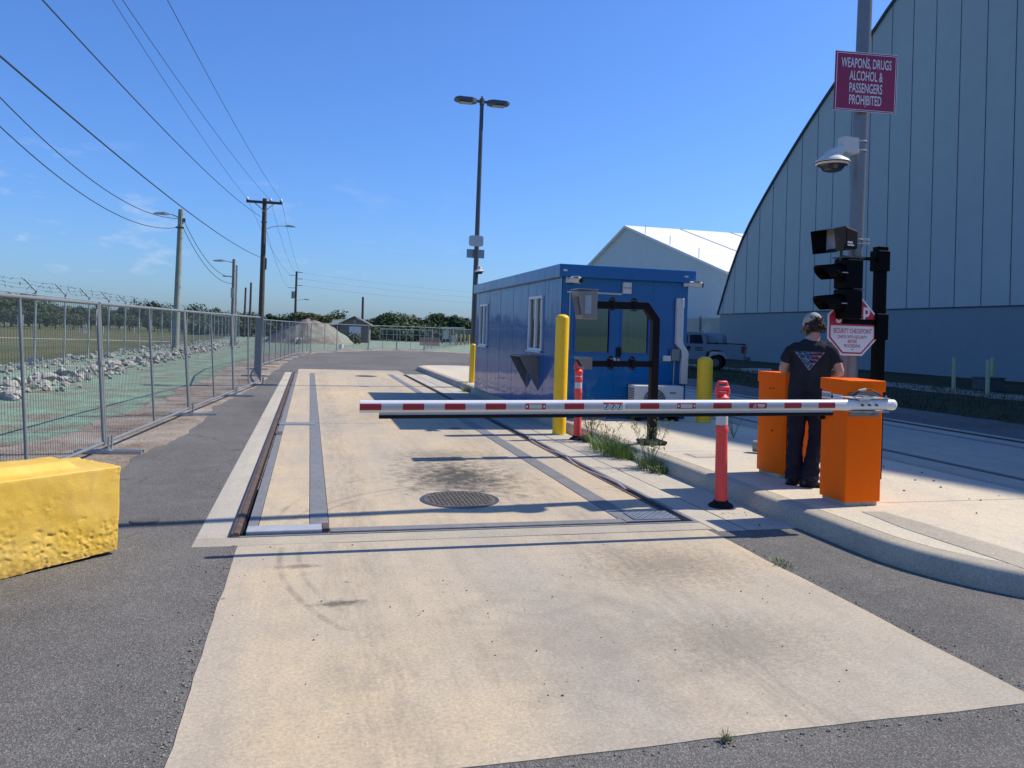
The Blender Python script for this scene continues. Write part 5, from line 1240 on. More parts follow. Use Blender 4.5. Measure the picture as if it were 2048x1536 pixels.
for i, p in enumerate(FN[1:]): fence_foot((p[0] + .06, p[1]), R_(rr.uniform(-14, 14)), i, 'flat steel fence foot at the %s panel joint from the yellow block' % ORD[i])
for i, p in enumerate(FN2[1:13]): fence_foot(p, R_(rr.uniform(-20, 20)) + (0 if i < 7 else R_(60)), i, 'small steel fence foot under the %s upright panel joint along the road bend' % ORD[i])

# ------------------------------------------------------------------ chain link fence with barbed wire
clf = thing('chain_link_fence', 'tall chain link fence with barbed wire outriggers beyond the temporary panels', 'fence', (0, 0, 0))
def chain_mat():
    m, n, l, bs = nodes('chain_link_mesh'); out = n['Material Output']
    t = n.new('ShaderNodeTexCoord'); sp = n.new('ShaderNodeSeparateXYZ'); l.new(t.outputs['Object'], sp.inputs[0])
    ua = mathn(n, l, 'ADD', sp.outputs[1], sp.outputs[2]); ub = mathn(n, l, 'SUBTRACT', sp.outputs[1], sp.outputs[2])
    ma = mathn(n, l, 'LESS_THAN', mathn(n, l, 'FRACT', mathn(n, l, 'MULTIPLY', ua, 14)), .085); mb2 = mathn(n, l, 'LESS_THAN', mathn(n, l, 'FRACT', mathn(n, l, 'MULTIPLY', ub, 14)), .085)
    k = mathn(n, l, 'MAXIMUM', ma, mb2)
    tr2 = n.new('ShaderNodeBsdfTransparent'); mx = n.new('ShaderNodeMixShader'); l.new(k, mx.inputs[0]); l.new(tr2.outputs[0], mx.inputs[1]); l.new(bs.outputs[0], mx.inputs[2]); l.new(mx.outputs[0], out.inputs[0])
    bs.inputs['Base Color'].default_value = (.16, .19, .20, 1); bs.inputs['Roughness'].default_value = .5; bs.inputs['Metallic'].default_value = .3
    return m
ys = [9.0 + i * 3.05 for i in range(30)]
def cx_(y): return -8.2 - .1 * math.sin(y * .05)
cm_ = MB()
for a, b in zip(ys, ys[1:]): cm_.add([(cx_(a), a, .08), (cx_(b), b, .08), (cx_(b), b, 2.32), (cx_(a), a, 2.32)], [(0, 1, 2, 3)])
me = cm_.mesh('chain_mesh'); me.materials.append(chain_mat()); o = bpy.data.objects.new('chain_mesh', me); col.objects.link(o); o.parent = clf
M['clpost'] = pm('galvanised_green_post', (.30, .36, .35), .5, .3, .15, 4)
for y in ys:
    x = cx_(y); p = MB().tube([(x, y, -.1), (x - .03, y, 2.40)], .032, 6).build('post', M['clpost'], clf, smooth=50)
    MB().b2(x - .045, x + .01, y - .02, y + .02, 2.38, 2.44).tube([(x - .03, y, 2.42), (x - .36, y, 2.78)], .026, 5).build('outrigger', M['clpost'], p)
MB().tube([(cx_(y) - .01, y, 2.31) for y in ys], .016, 5).build('top_rail', M['clpost'], clf)
for k in (.25, .6, .97):
    w = MB(); pts = []
    for a, b in zip(ys, ys[1:]):
        for j in range(4):
            t = j / 4; y = a + (b - a) * t; pts.append((cx_(y) - .03 - .37 * k, y, 2.42 + .38 * k - .05 * math.sin(math.pi * t)))
    w.tube(pts, .0035, 3)
    rb = random.Random(int(k * 100))
    for i in range(90):
        y = rb.uniform(ys[0], ys[-1] * .75); t = ((y - ys[0]) / 3.05) % 1; c = Vector((cx_(y) - .03 - .37 * k, y, 2.42 + .38 * k - .05 * math.sin(math.pi * t)))
        dd = Vector((rb.uniform(-1, 1), rb.uniform(-2.5, 2.5), rb.uniform(-1, 1))).normalized() * rb.uniform(.04, .12); w.tube([c - dd, c + dd], .008, 3)
    w.build('barbed_wire', M['cable'], clf)

# ------------------------------------------------------------------ riprap rocks along the fence
variants = []
for k in range(5):
    bm = bmesh.new(); bmesh.ops.create_icosphere(bm, subdivisions=2, radius=.5)
    rk = random.Random(k); planes = [(Vector((rk.uniform(-1, 1), rk.uniform(-1, 1), rk.uniform(-1, 1))).normalized(), rk.uniform(.17, .36)) for _ in range(12)]
    for v in bm.verts:
        for nrm, dd in planes:
            e_ = v.co.dot(nrm) - dd
            if e_ > 0: v.co -= nrm * e_
        v.co += v.normal * .012 * fbm(v.co * 3 + Vector((k, 0, 0)))
        v.co.z *= .75
    me = bpy.data.meshes.new('rock'); bm.to_mesh(me); bm.free(); me.materials.append(M['rock']); variants.append(me)
rk = random.Random(21)
for i in range(290):
    near_band = i < 205
    if near_band: y = 15 + 42 * rk.random() ** 1.15; x = -6.3 + rk.gauss(0, .36) - .004 * (y - 15); s = rk.uniform(.2, .46)
    else: y = 20 + 40 * rk.random(); x = -8.9 + rk.gauss(0, .45); s = rk.uniform(.2, .44)
    o = bpy.data.objects.new('rock', rk.choice(variants)); col.objects.link(o)
    z = s * .16 + (.10 * rk.random() if abs(x + 6.3) < .25 else 0)
    o.location = (x, y, z); o.rotation_euler = (rk.uniform(-.6, .6), rk.uniform(-.6, .6), rk.uniform(0, 6.3)); o.scale = (s, s * rk.uniform(.7, 1.2), s * rk.uniform(.7, 1.1))
    tag(o, 'pale angular rock in the riprap band on the near side of the chain link fence' if near_band else 'pale angular rock in the riprap band under the chain link fence', 'rock', 'riprap rocks nearer the panels' if near_band else 'riprap rocks under the fence')
rb_ = MB(); vco = [[tuple(v.co) for v in m.vertices] for m in variants]; vfc = [[tuple(p.vertices) for p in m.polygons] for m in variants]
for i in range(1500):
    y = 12 + 62 * rk.random() ** 1.2; x = (-6.3 + rk.gauss(0, .55)) if i % 5 < 3 else (-8.7 + rk.gauss(0, .5)); s = rk.uniform(.07, .24); k = rk.randrange(5); mt = Matrix.Translation((x, y, s * .15)) @ Matrix.Rotation(rk.uniform(0, 6.3), 4, 'Z') @ Matrix.Rotation(rk.uniform(-1, 1), 4, 'X') @ Matrix.Scale(s, 4)
    rb_.add([mt @ Vector(v) for v in vco[k]], vfc[k])
o = rb_.build('rubble', M['rock']); struct(o, 'stuff')

# ------------------------------------------------------------------ utility poles, lamps and lines
def lamp_arm(t, z, dx, l, mat, head):
    MB().tube([(0, 0, z), (dx * .3, 0, z + .28 * abs(l) * .5), (dx * .62, 0, z + .45 * abs(l) * .5), (dx, 0, z + .46 * abs(l) * .5)], .03, 6).build('lamp_arm', mat, t)
    s = 1 if dx > 0 else -1
    MB().rings([[(dx + s * a, -w, z + .46 * abs(l) * .5 + h0), (dx + s * a, w, z + .46 * abs(l) * .5 + h0), (dx + s * a, w, z + .46 * abs(l) * .5 + h1), (dx + s * a, -w, z + .46 * abs(l) * .5 + h1)] for a, w, h0, h1 in ((-.15, .06, -.03, .05), (.1, .13, -.06, .10), (.55, .12, -.05, .05), (.7, .06, -.03, .0))]).build('lamp_head', head, t)
def upole(loc, h, r0, r1, mat, lab, lean=0, name='utility_pole'):
    t = thing(name, lab, 'utility pole', loc); t.rotation_euler = (0, lean, 0)
    MB().tube([(0, 0, -.2), (0, 0, h)], [r0, r1], 12).build('pole', mat, t, smooth=40); return t
p1 = upole((-7.37, 47.6, 0), 8.0, .19, .15, M['wood_green'], 'leaning grey-green wooden pole with a street lamp on its left side', R_(.4))
lamp_arm(p1, 7.45, -.75, 1.0, M['galv'], M['galv_light']); MB().b2(-.22, .22, -.22, -.15, 6.9, 7.0).b2(.1, .25, -.1, .1, 7.3, 7.5).build('bracket', M['dark_metal'], p1)
p2 = upole((-3.78, 65, 0), 11.65, .23, .17, M['wood_dark'], 'tall dark wooden pole with a crossarm, three insulators and a lamp on the right', R_(-.2))
MB().b2(-1.38, 1.35, -.26, -.14, 11.22, 11.42).build('crossarm', M['wood_dark'], p2)
MB().tube([(-.75, -.2, 11.25), (0, -.2, 10.6)], .035, 5).tube([(.75, -.2, 11.25), (0, -.2, 10.6)], .035, 5).build('brace', M['galv'], p2)
for x in (-1.3, .45, 1.25): MB().lathe([(.03, 11.42), (.11, 11.46), (.12, 11.55), (.05, 11.66), (.001, 11.68)], 10, (x, -.2, 0)).build('insulator', M['glass_green'], p2)
lamp_arm(p2, 9.15, 1.75, 1.7, M['galv'], M['galv_light']); MB().b2(-.24, .24, -.26, -.18, 9.7, 9.78).b2(.15, .3, -.1, .1, 6.0, 6.9).build('bracket', M['dark_metal'], p2)
p3 = upole((-5.45, 60, 0), 6.3, .14, .11, M['wood_pole'], 'shorter grey pole with two small lamps, right of the leaning one', R_(-.6))
lamp_arm(p3, 6.0, -.75, .6, M['galv'], M['galv_light']); MB().tube([(.16, .5, 0), (.16, .5, 5.9)], .07, 8).b2(-.16, -.0, -.2, .1, 3.5, 4.2).build('conduit', M['galv'], p3); 
MB().tube([(0, 0, 5.0), (-.3, 0, 5.06), (-.55, 0, 5.05)], .025, 5).b2(-.75, -.45, -.06, .06, 5.0, 5.08).build('lamp_arm', M['galv'], p3)
upole((-7.75, 100, 0), 6.05, .14, .11, M['wood_dark'], 'thin bare dark pole rising over the trees, left of the pair', R_(.2)); upole((-7.2, 101, 0), 6.75, .15, .12, M['wood_dark'], 'thin bare dark pole rising over the trees, right and taller of the pair')
p4 = upole((-2.0, 110, 0), 9.0, .17, .14, M['wood_dark'], 'distant pole with short side arms, a transformer and a lamp beside the dirt mound')
MB().b2(0, .78, -.05, .05, 8.82, 8.9).b2(0, .8, -.05, .05, 7.95, 8.03).b2(0, .8, -.05, .05, 7.05, 7.13).b2(-.95, 0, -.05, .05, 8.4, 8.46).b2(-1.0, 0, -.05, .05, 6.7, 6.76).build('side_arm', M['wood_pole'], p4)
MB().tube([(-.35, 0, 5.3), (-.35, 0, 6.25)], .24, 10).build('transformer', M['pole'], p4); lamp_arm(p4, 5.0, 1.2, .9, M['galv'], M['galv_light'])
upole((6.42, 100, 0), 5.5, .17, .14, M['wood_dark'], 'single bare dark pole behind the small shed', R_(-.6))
def wire(A, B, coef, lab, r, s0=0, s1=1):
    pts = [(A[0] + (B[0] - A[0]) * s, A[1] + (B[1] - A[1]) * s, coef[0] * s * s + coef[1] * s + coef[2]) for s in [s0 + (s1 - s0) * i / 40 for i in range(41)]]
    tag(MB().tube(pts, r * .72, 5).build('power_line', M['cable'], smooth=60), lab, 'cable', 'overhead lines')
wire((-7.5, 47.6), (-9.5, 6), [11.751, -6.533, 6.96], 'sagging cable from the upper left to the leaning grey-green pole, lower of the two', .024, 0, .9)
wire((-7.3, 47.6), (-9.5, 6), [11.354, -6.016, 7.49], 'sagging cable from the upper left to the leaning grey-green pole, upper of the two', .024, 0, .9)
wire((-4.03, 65), (-6, 4), [2.743, -3.007, 6.97], 'thick cable sweeping from the left edge to midway up the tall dark pole', .028)
wire((-4.1, 65), (-6, 4), [2.846, -4.853, 10.2], 'cable from the upper left to just below the crossarm of the tall dark pole', .024)
wire((-5.17, 65), (-7.2, 4), [2.711, -1.318, 11.55], 'overhead line from the top of the picture to the left insulator of the crossarm', .015)
wire((-3.39, 65), (-6, 4), [2.74, -3.827, 11.57], 'overhead line from the top of the picture to the middle insulator of the crossarm', .015)
wire((-2.54, 65), (-4.9, 4), [2.444, -3.112, 11.55], 'overhead line from the top of the picture to the right insulator of the crossarm', .015)
wire((-7.2, 47.6), (-5.55, 60), [3.489, -5.984, 7.49], 'sagging cable between the leaning grey-green pole and the shorter pole, upper one', .024)
wire((-7.2, 47.6), (-5.6, 60), [3.2, -5.7, 7.02], 'sagging cable between the leaning grey-green pole and the shorter pole, lower one', .024)
def wire3(A, B, sag, lab, r=.016):
    z0, z1 = A[2], B[2]; wire(A, B, [4 * sag, z1 - z0 - 4 * sag, z0], lab, r)
wire3((-5.17, 65, 11.6), (-2.9, 110, 8.5), .7, 'line from the left insulator to the distant pole')
wire3((-3.39, 65, 11.6), (-2.3, 110, 8.95), .7, 'line from the middle insulator to the distant pole')
wire3((-2.54, 65, 11.6), (-1.6, 110, 8.95), .7, 'line from the right insulator to the distant pole')
wire3((-3.8, 65, 9.7), (-3.0, 110, 6.75), .8, 'lower line from the tall dark pole to the distant pole')
for z, lab in ((8.86, 'top'), (8.0, 'second'), (7.08, 'third')): wire3((-1.3, 110, z), (62, 150, z + 1.0), 1.2, 'faint line running right from the distant pole to the booth, %s one' % lab, .014)

# ------------------------------------------------------------------ lamp post behind the booth
lp = thing('lamp_post', 'tall dark lamp post with two flat LED heads behind the blue booth', 'lamp post', (4.56, 22, .15)); lp.rotation_euler = (0, R_(.25), 0)
MB().tube([(0, 0, 0), (0, 0, 8.1)], [.085, .055], 14).build('pole', M['dark_metal'], lp, smooth=40)
MB().tube([(0, 0, 8.0), (0, 0, 8.18)], .07, 12).b2(-.18, .18, -.03, .03, 8.06, 8.13).tube([(0, 0, 8.18), (0, 0, 8.25)], .03, 8).build('tenon', M['dark_metal'], lp)
for s in (-1, 1):
    h = MB().rings([[(s * a, -w, 8.07 + h0), (s * a, w, 8.07 + h0), (s * a, w, 8.07 + h1), (s * a, -w, 8.07 + h1)] for a, w, h0, h1 in ((.16, .08, -.04, .07), (.3, .17, -.05, .08), (.7, .18, -.02, .075), (.8, .12, .0, .05))]).build('lamp_head', M['dark_metal'], lp)
    MB().b2(min(s * .3, s * .66), max(s * .3, s * .66), -.12, .12, 8.0, 8.016).build('led_panel', M['galv_light'], h)
lps = thing('back_of_sign', 'pale rounded sign seen from behind, upper one on the lamp post', 'sign', (4.54, 21.93, 4.2)); rp = [(.21 * (abs(math.cos(a)) ** .35) * (1 if math.cos(a) > 0 else -1), .155 * (abs(math.sin(a)) ** .35) * (1 if math.sin(a) > 0 else -1)) for a in [2 * math.pi * k / 32 for k in range(32)]]
MB().prism(rp, .03, FACE_S).build('plate', M['off_white'], lps)
lps = thing('back_of_sign', 'grey square-cornered sign plates seen from behind, lower on the lamp post', 'sign', (4.57, 22.1, 3.85)); MB().b2(-.26, .26, -.006, .006, -.125, .125).build('plate', M['galv'], lps); MB().b2(-.04, -.01, -.05, -.007, -.06, .06).build('bracket', M['galv_light'], lps)
lpc = thing('dome_camera', 'small white dome camera on the lamp post above the booth roof', 'camera', (4.66, 21.92, 3.34)); MB().lathe([(.001, .16), (.06, .14), (.08, .04), (.14, .0), (.12, -.03), (.001, -.035)], 18).build('housing', M['off_white'], lpc, smooth=40); MB().lathe([(.10, -.035), (.08, -.08), (.001, -.09)], 16).build('dome', M['black'], lpc, smooth=60)

# ------------------------------------------------------------------ trees, bushes, mound and shed far behind
LM = [leaf_mat('leaf_dark_green', (.012, .032, .012), (.035, .075, .022)), leaf_mat('leaf_mid_green', (.02, .048, .014), (.055, .10, .03)), leaf_mat('leaf_olive', (.035, .05, .016), (.09, .11, .035)), leaf_mat('leaf_dry', (.10, .085, .035), (.22, .18, .08))]
def crown_mesh(seed, R, H, z0, nblob, nleaf, ls, mat, flat=.75):
    rg = random.Random(seed); vs = []; fs = []; blobs = []
    for i in range(nblob):
        a = rg.uniform(0, 6.283); rr2 = R * .72 * math.sqrt(rg.random()); zz = z0 + H * (.25 + .6 * rg.random() * (1 - .55 * rr2 / R)); blobs.append((Vector((rr2 * math.cos(a), rr2 * math.sin(a), zz)), R * rg.choice([.16, .2, .26, .34, .46])))
    for i in range(nleaf):
        c, br_ = rg.choice(blobs); d = Vector((rg.gauss(0, 1), rg.gauss(0, 1), rg.gauss(0, 1))).normalized()
        q_ = rg.random(); rad = br_ * (rg.uniform(.7, 1.1) if q_ < .7 else (rg.uniform(1.0, 1.28) if q_ < .84 else rg.uniform(.2, .8))); p = c + Vector((d.x * rad, d.y * rad, d.z * rad * flat))
        if p.z < z0 * .6: continue
        n = (d + Vector((rg.uniform(-.8, .8), rg.uniform(-.8, .8), rg.uniform(-.3, 1)))).normalized(); t = n.orthogonal().normalized(); t = (Matrix.Rotation(rg.uniform(0, 6.283), 3, n) @ t); b2_ = n.cross(t); s = ls * rg.uniform(.6, 1.3)
        o = len(vs); vs += [p - t * s, p + b2_ * s * .55, p + t * s, p - b2_ * s * .55]; fs.append((o, o + 1, o + 2, o + 3))
    me = bpy.data.meshes.new('crown'); me.from_pydata([tuple(v) for v in vs], [], fs); me.materials.append(mat); me.update(); return me, blobs
def trunk_mesh(seed, blobs, h, r):
    rg = random.Random(seed); mb = MB(); top = Vector((rg.uniform(-.2, .2), rg.uniform(-.2, .2), h)); mb.tube([(0, 0, -.2), (.05, .03, h * .5), top], [r, r * .8, r * .5], 7)
    for c, br_ in blobs[:7]: mb.tube([Vector((.03, .02, h * .6)), (Vector((0, 0, h)) + c) / 2, c], [r * .45, r * .3, r * .12], 5)
    me = mb.mesh('trunk'); me.materials.append(M['bark']); return me
TV = []
for k in range(6):
    R, H, z0 = [(3.2, 4.6, 1.2), (2.6, 4.0, 1.0), (3.6, 4.2, .9), (2.4, 5.2, 1.6), (3.0, 3.4, .5), (2.8, 4.4, 1.0)][k]
    me, bl_ = crown_mesh(50 + k, R, H, z0, 20 + 2 * k, 3600, .23, LM[k % 3 if k != 4 else 1]); TV.append((me, trunk_mesh(70 + k, bl_, z0 + H * .45, .16)))
def tree(x, y, s, k, rz, lab, group, sz=1, name='tree', cat='tree'):
    t = thing(name, lab, cat, (x, y, 0), rz, group); t.scale = (s, s, s * sz)
    for nm, me in (('crown', TV[k][0]), ('trunk', TV[k][1])):
        o = bpy.data.objects.new(nm, me); col.objects.link(o); o.parent = t
    return t
rt_ = random.Random(11)
def row(pxs, Y, tops, lab, group, jitter=8, kk=None):
    for i, (px, ty) in enumerate(zip(pxs, tops)):
        yy = Y + rt_.uniform(-jitter, jitter); p = at(px, ty, yy); h = max(2.0, p.z); k = rt_.randrange(6) if kk is None else rt_.choice(kk); H0 = [5.6, 4.8, 5.0, 6.6, 3.9, 5.3][k]
        tree(p.x, yy, h / H0 * 1.0, k, rt_.uniform(0, 6.3), lab % ORD[i], group)
# tree line in front of which the shed and mound stand (left to right)
row([402, 425, 445, 470, 500, 520, 545, 566, 585, 605, 655, 672, 690, 745, 762, 778, 795, 812, 828, 850, 866, 884, 902, 920, 938], 135,
    [612, 609, 622, 626, 618, 626, 622, 632, 628, 622, 632, 624, 636, 634, 630, 624, 628, 622, 638, 634, 630, 624, 626, 632, 634], 'dark green tree in the line behind mound and shed, %s from left', 'far tree line', 7)
row([25, 60, 95, 130, 165, 200, 240, 280, 298, 325, 350, 380], 150, [577, 597, 602, 606, 609, 611, 610, 606, 598, 612, 617, 617], 'dark tree seen through the chain link fence across the field, %s from the left', 'trees across the field', 10, [0, 2, 4])
row([10, 45, 80, 112, 148, 183, 220, 260, 310, 340, 365, 395], 128, [616, 617, 619, 621, 623, 625, 626, 626, 627, 629, 630, 632], 'low dark tree in front of the row across the field, %s from the left', 'low trees across the field', 6, [2, 4])
row([960, 985, 1010, 1040], 140, [636, 634, 636, 640], 'dark tree mostly hidden behind the blue booth, %s from the left', 'trees behind the booth', 6)
# lower scrub in front of the tree line
me_s, bs_ = crown_mesh(91, 1.7, 1.7, .1, 9, 1500, .16, LM[1], .7); me_o, _ = crown_mesh(92, 1.8, 1.5, .05, 9, 1500, .16, LM[2], .7); me_d, _ = crown_mesh(93, 1.2, 1.1, .05, 9, 900, .12, LM[3], .8)
stem = MB()
for i in range(6): stem.tube([(0, 0, -.1), (.5 * math.cos(i), .5 * math.sin(i), .9)], [.05, .02], 5)
me_st = stem.mesh('stem'); me_st.materials.append(M['bark'])
def bush(x, y, z, s, me, lab, group):
    t = thing('bush', lab, 'bush', (x, y, z), rt_.uniform(0, 6), group); t.scale = (s, s, s * rt_.uniform(.8, 1.1))
    for nm, m_ in (('foliage', me), ('stem', me_st)):
        o = bpy.data.objects.new(nm, m_); col.objects.link(o); o.parent = t
for i, px in enumerate(range(385, 545, 13)):
    p = at(px, 660, 112 + rt_.uniform(-5, 5)); bush(p.x, p.y, 0, rt_.uniform(1.2, 1.7), me_s if i % 3 else me_o, 'dark green scrub bush between the chain link fence and the mound, %s from the left' % ORD[i], 'scrub left of the mound')
for i, px in enumerate(range(742, 945, 11)):
    p = at(px, 660, 108 + rt_.uniform(-6, 6)); bush(p.x, p.y, 0, rt_.uniform(1.0, 1.75), me_s if i % 2 else me_o, 'green scrub bush below the tree line right of the shed, %s from the shed' % ORD[i], 'scrub right of the shed')
# mound of dirt with dry growth on top
mbm = bmesh.new(); bmesh.ops.create_grid(mbm, x_segments=70, y_segments=70, size=6)
for v in mbm.verts:
    r = math.hypot(v.co.x / 1.25, v.co.y); h = max(0, 1 - r / 3.4); v.co.z = 2.45 * (1 - (1 - h) ** 1.5) * (1 + .08 * fbm((v.co.x * .6, v.co.y * .6, 2))) + .18 * fbm((v.co.x * 1.6, v.co.y * 1.6, 0)) * min(1, h * 4) - .05
me = bpy.data.meshes.new('mound'); mbm.to_mesh(me); mbm.free(); me.materials.append(M['dirt']); shade(me, 80); o = bpy.data.objects.new('mound', me); col.objects.link(o); o.location = (.0, 75.5, 0); struct(o)
for i, (x, y, z, s, m_) in enumerate(((-1.0, 75.4, 2.15, .6, me_o), (-.25, 75.2, 2.35, .5, me_d), (.5, 75.0, 2.3, .45, me_d), (1.2, 75.8, 1.9, .55, me_o), (-2.6, 78.5, .3, 1.0, me_o), (2.9, 78.5, .1, 1.0, me_d), (3.6, 77.5, 0, .8, me_o), (4.3, 77, 0, .6, me_d))):
    bush(x, y, z, s, m_, ['olive bush on the left shoulder of the dirt mound', 'dry tan bush on top of the dirt mound, left one', 'dry tan bush on top of the dirt mound, right one', 'olive bush on the right shoulder of the dirt mound', 'olive bush at the left foot of the dirt mound', 'dry tan bush at the right foot of the mound nearest it', 'olive bush between the mound and the shed', 'small dry bush just left of the shed wall'][i], 'bushes on the mound')
for i in range(18):
    s = rk.uniform(.3, .7); o = bpy.data.objects.new('rock', rk.choice(variants)); col.objects.link(o); o.location = (-.9 + rk.gauss(0, .55), 70.8 + rk.gauss(0, .5), s * .25 + rk.random() * .3); o.scale = (s, s, s); o.rotation_euler = (rk.random(), rk.random(), rk.random() * 6)
    tag(o, 'pale rock in the small heap at the front of the dirt mound', 'rock', 'rock heap by the mound')
shd = thing('shed', 'small dark shed with a white door right of the dirt mound', 'shed', (4.75, 86, 0), R_(-8))
MB().b2(-1.65, 1.4, 0, 4, 0, 1.95).prism([(-1.65, 1.95), (1.4, 1.95), (-.12, 2.72)], .1, Matrix(((1, 0, 0, 0), (0, 0, 1, .0), (0, 1, 0, 0), (0, 0, 0, 1)))).build('wall', pm('shed_brick', (.16, .135, .12), .85, 0, .2, 4), shd)
rm = MB()
for s in (-1, 1): rm.add([(-.12, -.25, 2.85), (-.12, 4.2, 2.85), (-.12 + s * 1.9, 4.2, 1.88), (-.12 + s * 1.9, -.25, 1.88), (-.12, -.25, 2.76), (-.12, 4.2, 2.76), (-.12 + s * 1.9, 4.2, 1.79), (-.12 + s * 1.9, -.25, 1.79)], [(0, 1, 2, 3), (7, 6, 5, 4), (0, 3, 7, 4), (1, 5, 6, 2), (2, 6, 7, 3), (0, 4, 5, 1)])
rm.build('roof', pm('shingle_grey', (.14, .15, .155), .85, 0, .2, 6), shd)
MB().b2(-.62, .62, -.05, -.002, .05, 1.72).build('door', pm('shed_door_white', (.6, .62, .64), .6), shd); MB().b2(.45, .55, -.08, -.051, .8, .9).build('handle', M['black'], shd)
MB().b2(-.22, .12, -.03, -.002, 2.05, 2.45).build('vent', pm('shed_vent', (.25, .25, .25), .7), shd)
wb = thing('shed_annex', 'lower grey-green roofed annex left of the small shed', 'shed', (2.7, 87.5, 0)); MB().b2(-.9, .9, 0, 3, 0, 1.7).build('wall', pm('annex_wall', (.13, .14, .14), .85), wb); MB().add([(-1.2, -.2, 1.62), (1.4, -.2, 1.95), (1.4, 3.2, 2.5), (-1.2, 3.2, 2.2), (-1.2, -.2, 1.7), (1.4, -.2, 2.03), (1.4, 3.2, 2.58), (-1.2, 3.2, 2.28)], [(3, 2, 1, 0), (4, 5, 6, 7), (0, 1, 5, 4), (1, 2, 6, 5), (2, 3, 7, 6), (3, 0, 4, 7)]).build('roof', pm('annex_roof', (.15, .18, .17), .8), wb)
# far yard: bollards, barrier block, frames
for i, px in enumerate((912, 922, 930, 938)):
    p = at(px, 678, 88); o = MB().tube([(0, 0, -.1), (0, 0, 1.15)], .09, 10).lathe([(.09, 1.15), (.07, 1.2), (.001, 1.22)], 10).build('bollard', M['yellow'], smooth=50, loc=(p.x, 88, 0)); tag(o, 'small distant yellow bollard left of the lamp post, %s in its row' % ORD[i], 'bollard', 'distant yellow bollards')
p = at(860, 676, 80); o = MB().prism([(-.28, 0), (.28, 0), (.14, .35), (.09, .8), (-.09, .8), (-.14, .35)], 2.0, Matrix(((0, 0, 1, 0), (1, 0, 0, 0), (0, 1, 0, 0), (0, 0, 0, 1)))).build('traffic_barrier', pm('faded_red_barrier', (.30, .17, .14), .6), bevel=.02, loc=(p.x - 1, 80, 0)); tag(o, 'faded red traffic barrier far beyond the mesh panels', 'barrier')
fr = thing('pipe_rack', 'pale steel valve rack in the far yard behind the red barrier', 'rack', (at(885, 670, 90).x, 90, 0)); 
a = MB()
for x in (0, .9, 1.8, 2.6): a.tube([(x, 0, 0), (x, 0, 2.0)], .06, 6)
a.tube([(0, 0, 1.95), (2.6, 0, 1.95)], .06, 6).tube([(0, 0, 1.0), (2.6, 0, 1.0)], .05, 6); a.build('frame', M['clpost'], fr); MB().b2(.1, .7, -.2, .2, .6, 1.6).b2(1.1, 1.6, -.2, .2, .2, 1.1).build('valve_box', M['off_white'], fr)
a = MB(); gx = at(760, 672, 95).x
for i in range(9): a.tube([(i * .8, 0, 0), (i * .8, 0, 1.6)], .045, 5)
a.tube([(0, 0, 1.55), (6.4, 0, 1.55)], .04, 5).tube([(0, 0, .9), (6.4, 0, .9)], .03, 5)
o = a.build('pipe_fence', M['clpost'], loc=(gx, 95, 0)); tag(o, 'pale pipe railing at the foot of the scrub right of the shed', 'fence')
bx = at(681, 693, 58); o = MB().lathe([(.001, 0), (.15, 0), (.17, .38), (.16, .38), (.14, .03)], 14).build('bucket', M['white'], smooth=40, loc=(bx.x, 57, 0)); tag(o, 'white bucket on the ground just behind the bend of mesh panels', 'bucket')
fs_ = thing('field_sign', 'small white sign on a post out in the field', 'sign', (at(41, 650, 60).x, 60, 0)); MB().tube([(0, 0, 0), (0, 0, 1.2)], .03, 6).build('post', M['galv_light'], fs_); MB().b2(-.18, .18, -.05, -.03, 1.0, 1.75).build('plate', M['white'], fs_)
for i, (px, Y, h) in enumerate(((157, 95, .55), (167, 95, .9), (171, 96, .95), (206, 100, .8), (242, 104, .85), (268, 108, .8))):
    o = MB().b2(-.055, .055, -.05, .05, 0, h).b2(-.065, .065, -.06, .06, h, h + .04).build('marker_post', M['off_white'], loc=(at(px, 670, Y).x, Y, 0)); tag(o, 'pale marker post in the field behind the fence, %s from the left' % ORD[i], 'post', 'marker posts in the field')

# ------------------------------------------------------------------ weeds along the kerb
gm = pm('fresh_grass', (.12, .20, .035), .6, 0, .35, 6, 0); gdry = pm('dry_weed_stem', (.17, .18, .085), .8, 0, .3, 6, 0); gl = pm('weed_leaf', (.12, .18, .06), .6, 0, .3, 8, 0)
def blades(mb, c, n, spread, h, lean=.5, w=.004, seed=0):
    rg = random.Random(seed)
    for i in range(n):
        a = rg.uniform(0, 6.283); r = spread[0] * math.sqrt(rg.random()); p = Vector((c[0] + r * math.cos(a), c[1] + r * math.sin(a) * spread[1] / spread[0], c[2])); hh2 = h * rg.uniform(.45, 1.1); d = Vector((math.cos(a + rg.uniform(-1, 1)), math.sin(a + rg.uniform(-1, 1)), 0)) * lean * hh2 * rg.uniform(.2, 1.2); q = Vector((-d.y, d.x, 0)).normalized() * w if d.length > 1e-4 else Vector((w, 0, 0))
        m_ = p + d * .4 + Vector((0, 0, hh2 * .65)); e_ = p + d + Vector((0, 0, hh2 * rg.uniform(.75, 1))); o = len(mb.v); mb.v += [tuple(p - q), tuple(p + q), tuple(m_ + q * .8), tuple(m_ - q * .8), tuple(e_)]; mb.f += [(o, o + 1, o + 2, o + 3), (o + 3, o + 2, o + 4)]
    return mb
